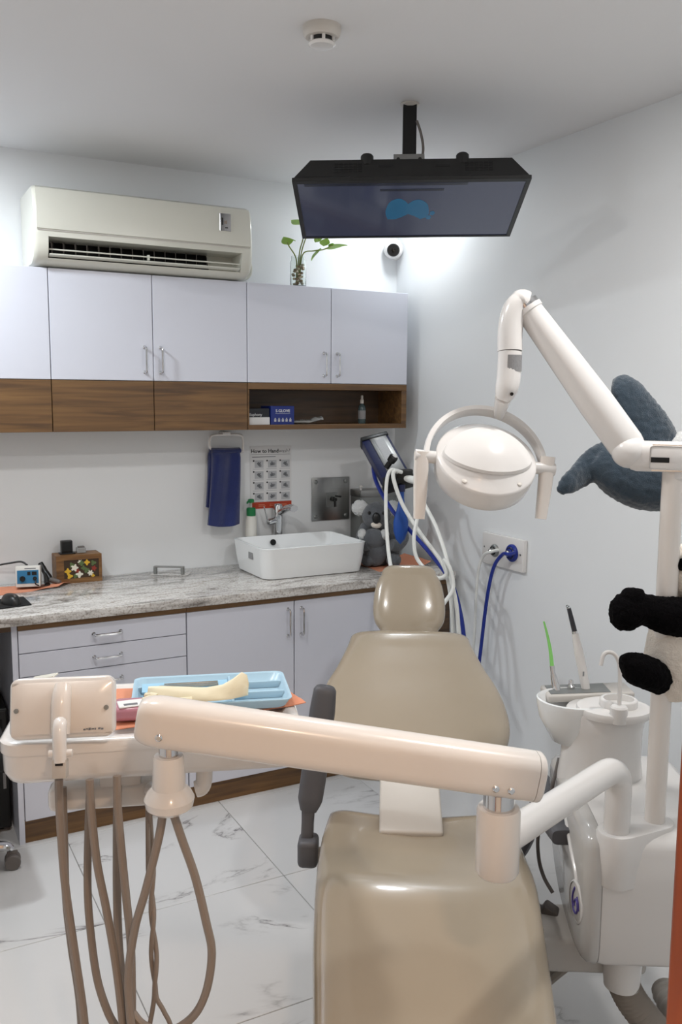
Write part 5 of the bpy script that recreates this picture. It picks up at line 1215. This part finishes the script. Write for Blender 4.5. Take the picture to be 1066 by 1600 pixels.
# cloth lies over the tray's rim
cl_ = cloth('orange_cloth', [A, B2, C2, D4], tz+.0006, 'orange cloth spread over the delivery tray table', seed=9, amp=.004, curl=lambda s, q: .004*max(0, s-.9)*10)
# compartment tray
zt2 = tz+.008
tp0, tp1, tp2, tp3 = [onz(x, y, zt2+.018) for x, y in ((186, 1085), (392, 1106), (450, 1077), (418, 1048))]
cxy = onz(330, 1077, zt2+.018)
dirx = (onz(440, 1066, zt2+.018)-onz(205, 1078, zt2+.018)); Lx = dirx.length*1.02; dirx.normalize()
diry = Vector((-dirx.y, dirx.x, 0))
t = thing('instrument_tray', 'light blue plastic compartment tray on the orange cloth', 'tray', (cxy.x, cxy.y, zt2))
MT2 = basis((cxy.x, cxy.y, zt2), dirx, diry, (0, 0, 1)); Wy = .19
def t2rr(d, z, r=.02): return [Vector((p.x, p.y, z)) for p in rr(-Lx/2+d, Lx/2-d, -Wy/2+d, Wy/2-d, r, 0)]
b = MB(); b.rings([t2rr(.014, 0), t2rr(.011, .002), t2rr(.002, .018), t2rr(0, .0195), t2rr(0, .021), t2rr(.004, .0215), t2rr(.007, .019), t2rr(.015, .004), t2rr(.02, .003)], MT2); b.build('tray_body', 'tray_blue', t, ang=.9)
for nm, lo, hi in (('divider', (Lx*.12, -Wy/2+.01, .003), (Lx*.12+.006, Wy/2-.01, .018)), ('divider', (-Lx/2+.01, .035, .003), (Lx*.12, .041, .018)), ('divider', (Lx*.12+.006, -.03, .003), (Lx/2-.01, -.024, .018)), ('divider', (Lx*.12+.006, .035, .003), (Lx/2-.01, .041, .018))):
    b = MB(); b.box(lo, hi, MT2, bev=.002); b.build(nm, 'tray_blue', t)
# sealed instrument pouch
t = thing('instrument_pouch', 'clear blue pouch of steel instruments in the blue tray', 'pouch', MT2 @ Vector((-.05, -.02, .005)))
MPo = MT2 @ T(-.055, .018, .0195) @ rot('Z', .02) @ rot('X', .12)
b = MB(); b.rings([[Vector((x, y, z)) for x, y in ((-.085, -.02), (.09, -.02), (.09, .02), (-.085, .02))] for z in (0, .003)], MPo); b.build('film', 'pouch_blue', t, smooth=False)
for q in range(3):
    b = MB(); b.tube([(-.06+q*.01, -.01+q*.009, .005), (.07, -.008+q*.008, .005)], .0022, 8, MPo); b.build('instrument', 'chrome', t)
# latex glove
t = thing('latex_glove', 'cream latex glove lying folded across the blue tray', 'glove', MT2 @ Vector((-.02, -.06, .02)))
gl = [(230, 1079, 1091), (250, 1078, 1095), (285, 1081, 1098), (320, 1082, 1101), (345, 1077, 1100), (362, 1067, 1097), (376, 1056, 1094), (385, 1060, 1092), (388, 1072, 1091)]
b = MB(); R = []
zg = zt2+.0225; away = Vector((math.sin(YAW), math.cos(YAW), 0)); n_ = 20
for i, (x, yt, yb) in enumerate(gl):
    B0 = onz(x, yb, zg); hpx = (yb-yt)*1.72/FPX
    sdv = away*.75+Vector((0, 0, .66)) if i < 5 else away*.45+Vector((0, 0, .9))
    sdv.normalize(); k_ = hpx/max(.3, sdv.dot(U_)); nv_ = dirx.cross(sdv).normalized(); th_ = [.0015, .003, .0035, .003, .0035, .004, .006, .007, .004][i]
    R.append([B0+sdv*(k_*(.5-.5*math.cos(a)))+nv_*(th_*math.sin(a)*(1+.5*math.sin(3*a+i*1.7))+.0025*math.sin(2.1*i+a))+Vector((0, 0, .006)) for a in [2*PI*q/n_ for q in range(n_)]])
b.rings(R); b.build('palm', 'latex', t, ang=1.2)
for q, (a0_, a1_) in enumerate((((240, 1092), (222, 1095)), ((246, 1089), (226, 1087)), ((252, 1087), (234, 1081)), ((300, 1094), (262, 1099)))):
    b = MB(); b.tube(crom([onz(*a0_, zg+.006), onz((a0_[0]+a1_[0])/2, (a0_[1]+a1_[1])/2-1, zg+.006), onz(*a1_, zg+.004)], 5), [.007]*6+[.006]*4+[.003], 10); b.build('finger', 'latex', t)
# pink transparent box
t = thing('pink_case', 'translucent pink plastic case on the tray table behind the control panel', 'case', onz(204, 1128, tz+.006))
MC = T(onz(207, 1118, tz+.008)) @ rot('Z', -ta); 
b = MB(); b.box((-.035, -.035, 0), (.035, .035, .026), MC, bev=.008, seg=3); b.build('case', 'pink_plastic', t)
b = MB(); b.box((-.028, -.028, .026), (.022, .010, .029), MC @ rot('Z', .2), bev=.001, seg=1); lb = b.build('case_label', 'paper', t, smooth=False)
b = MB(); b.box((-.018, -.022, .029), (.008, -.012, .0296), MC @ rot('Z', .2)); b.build('label_print', 'ink_grey', lb, smooth=False)

for o in bpy.data.objects:
    if '_o' in o: del o['_o']
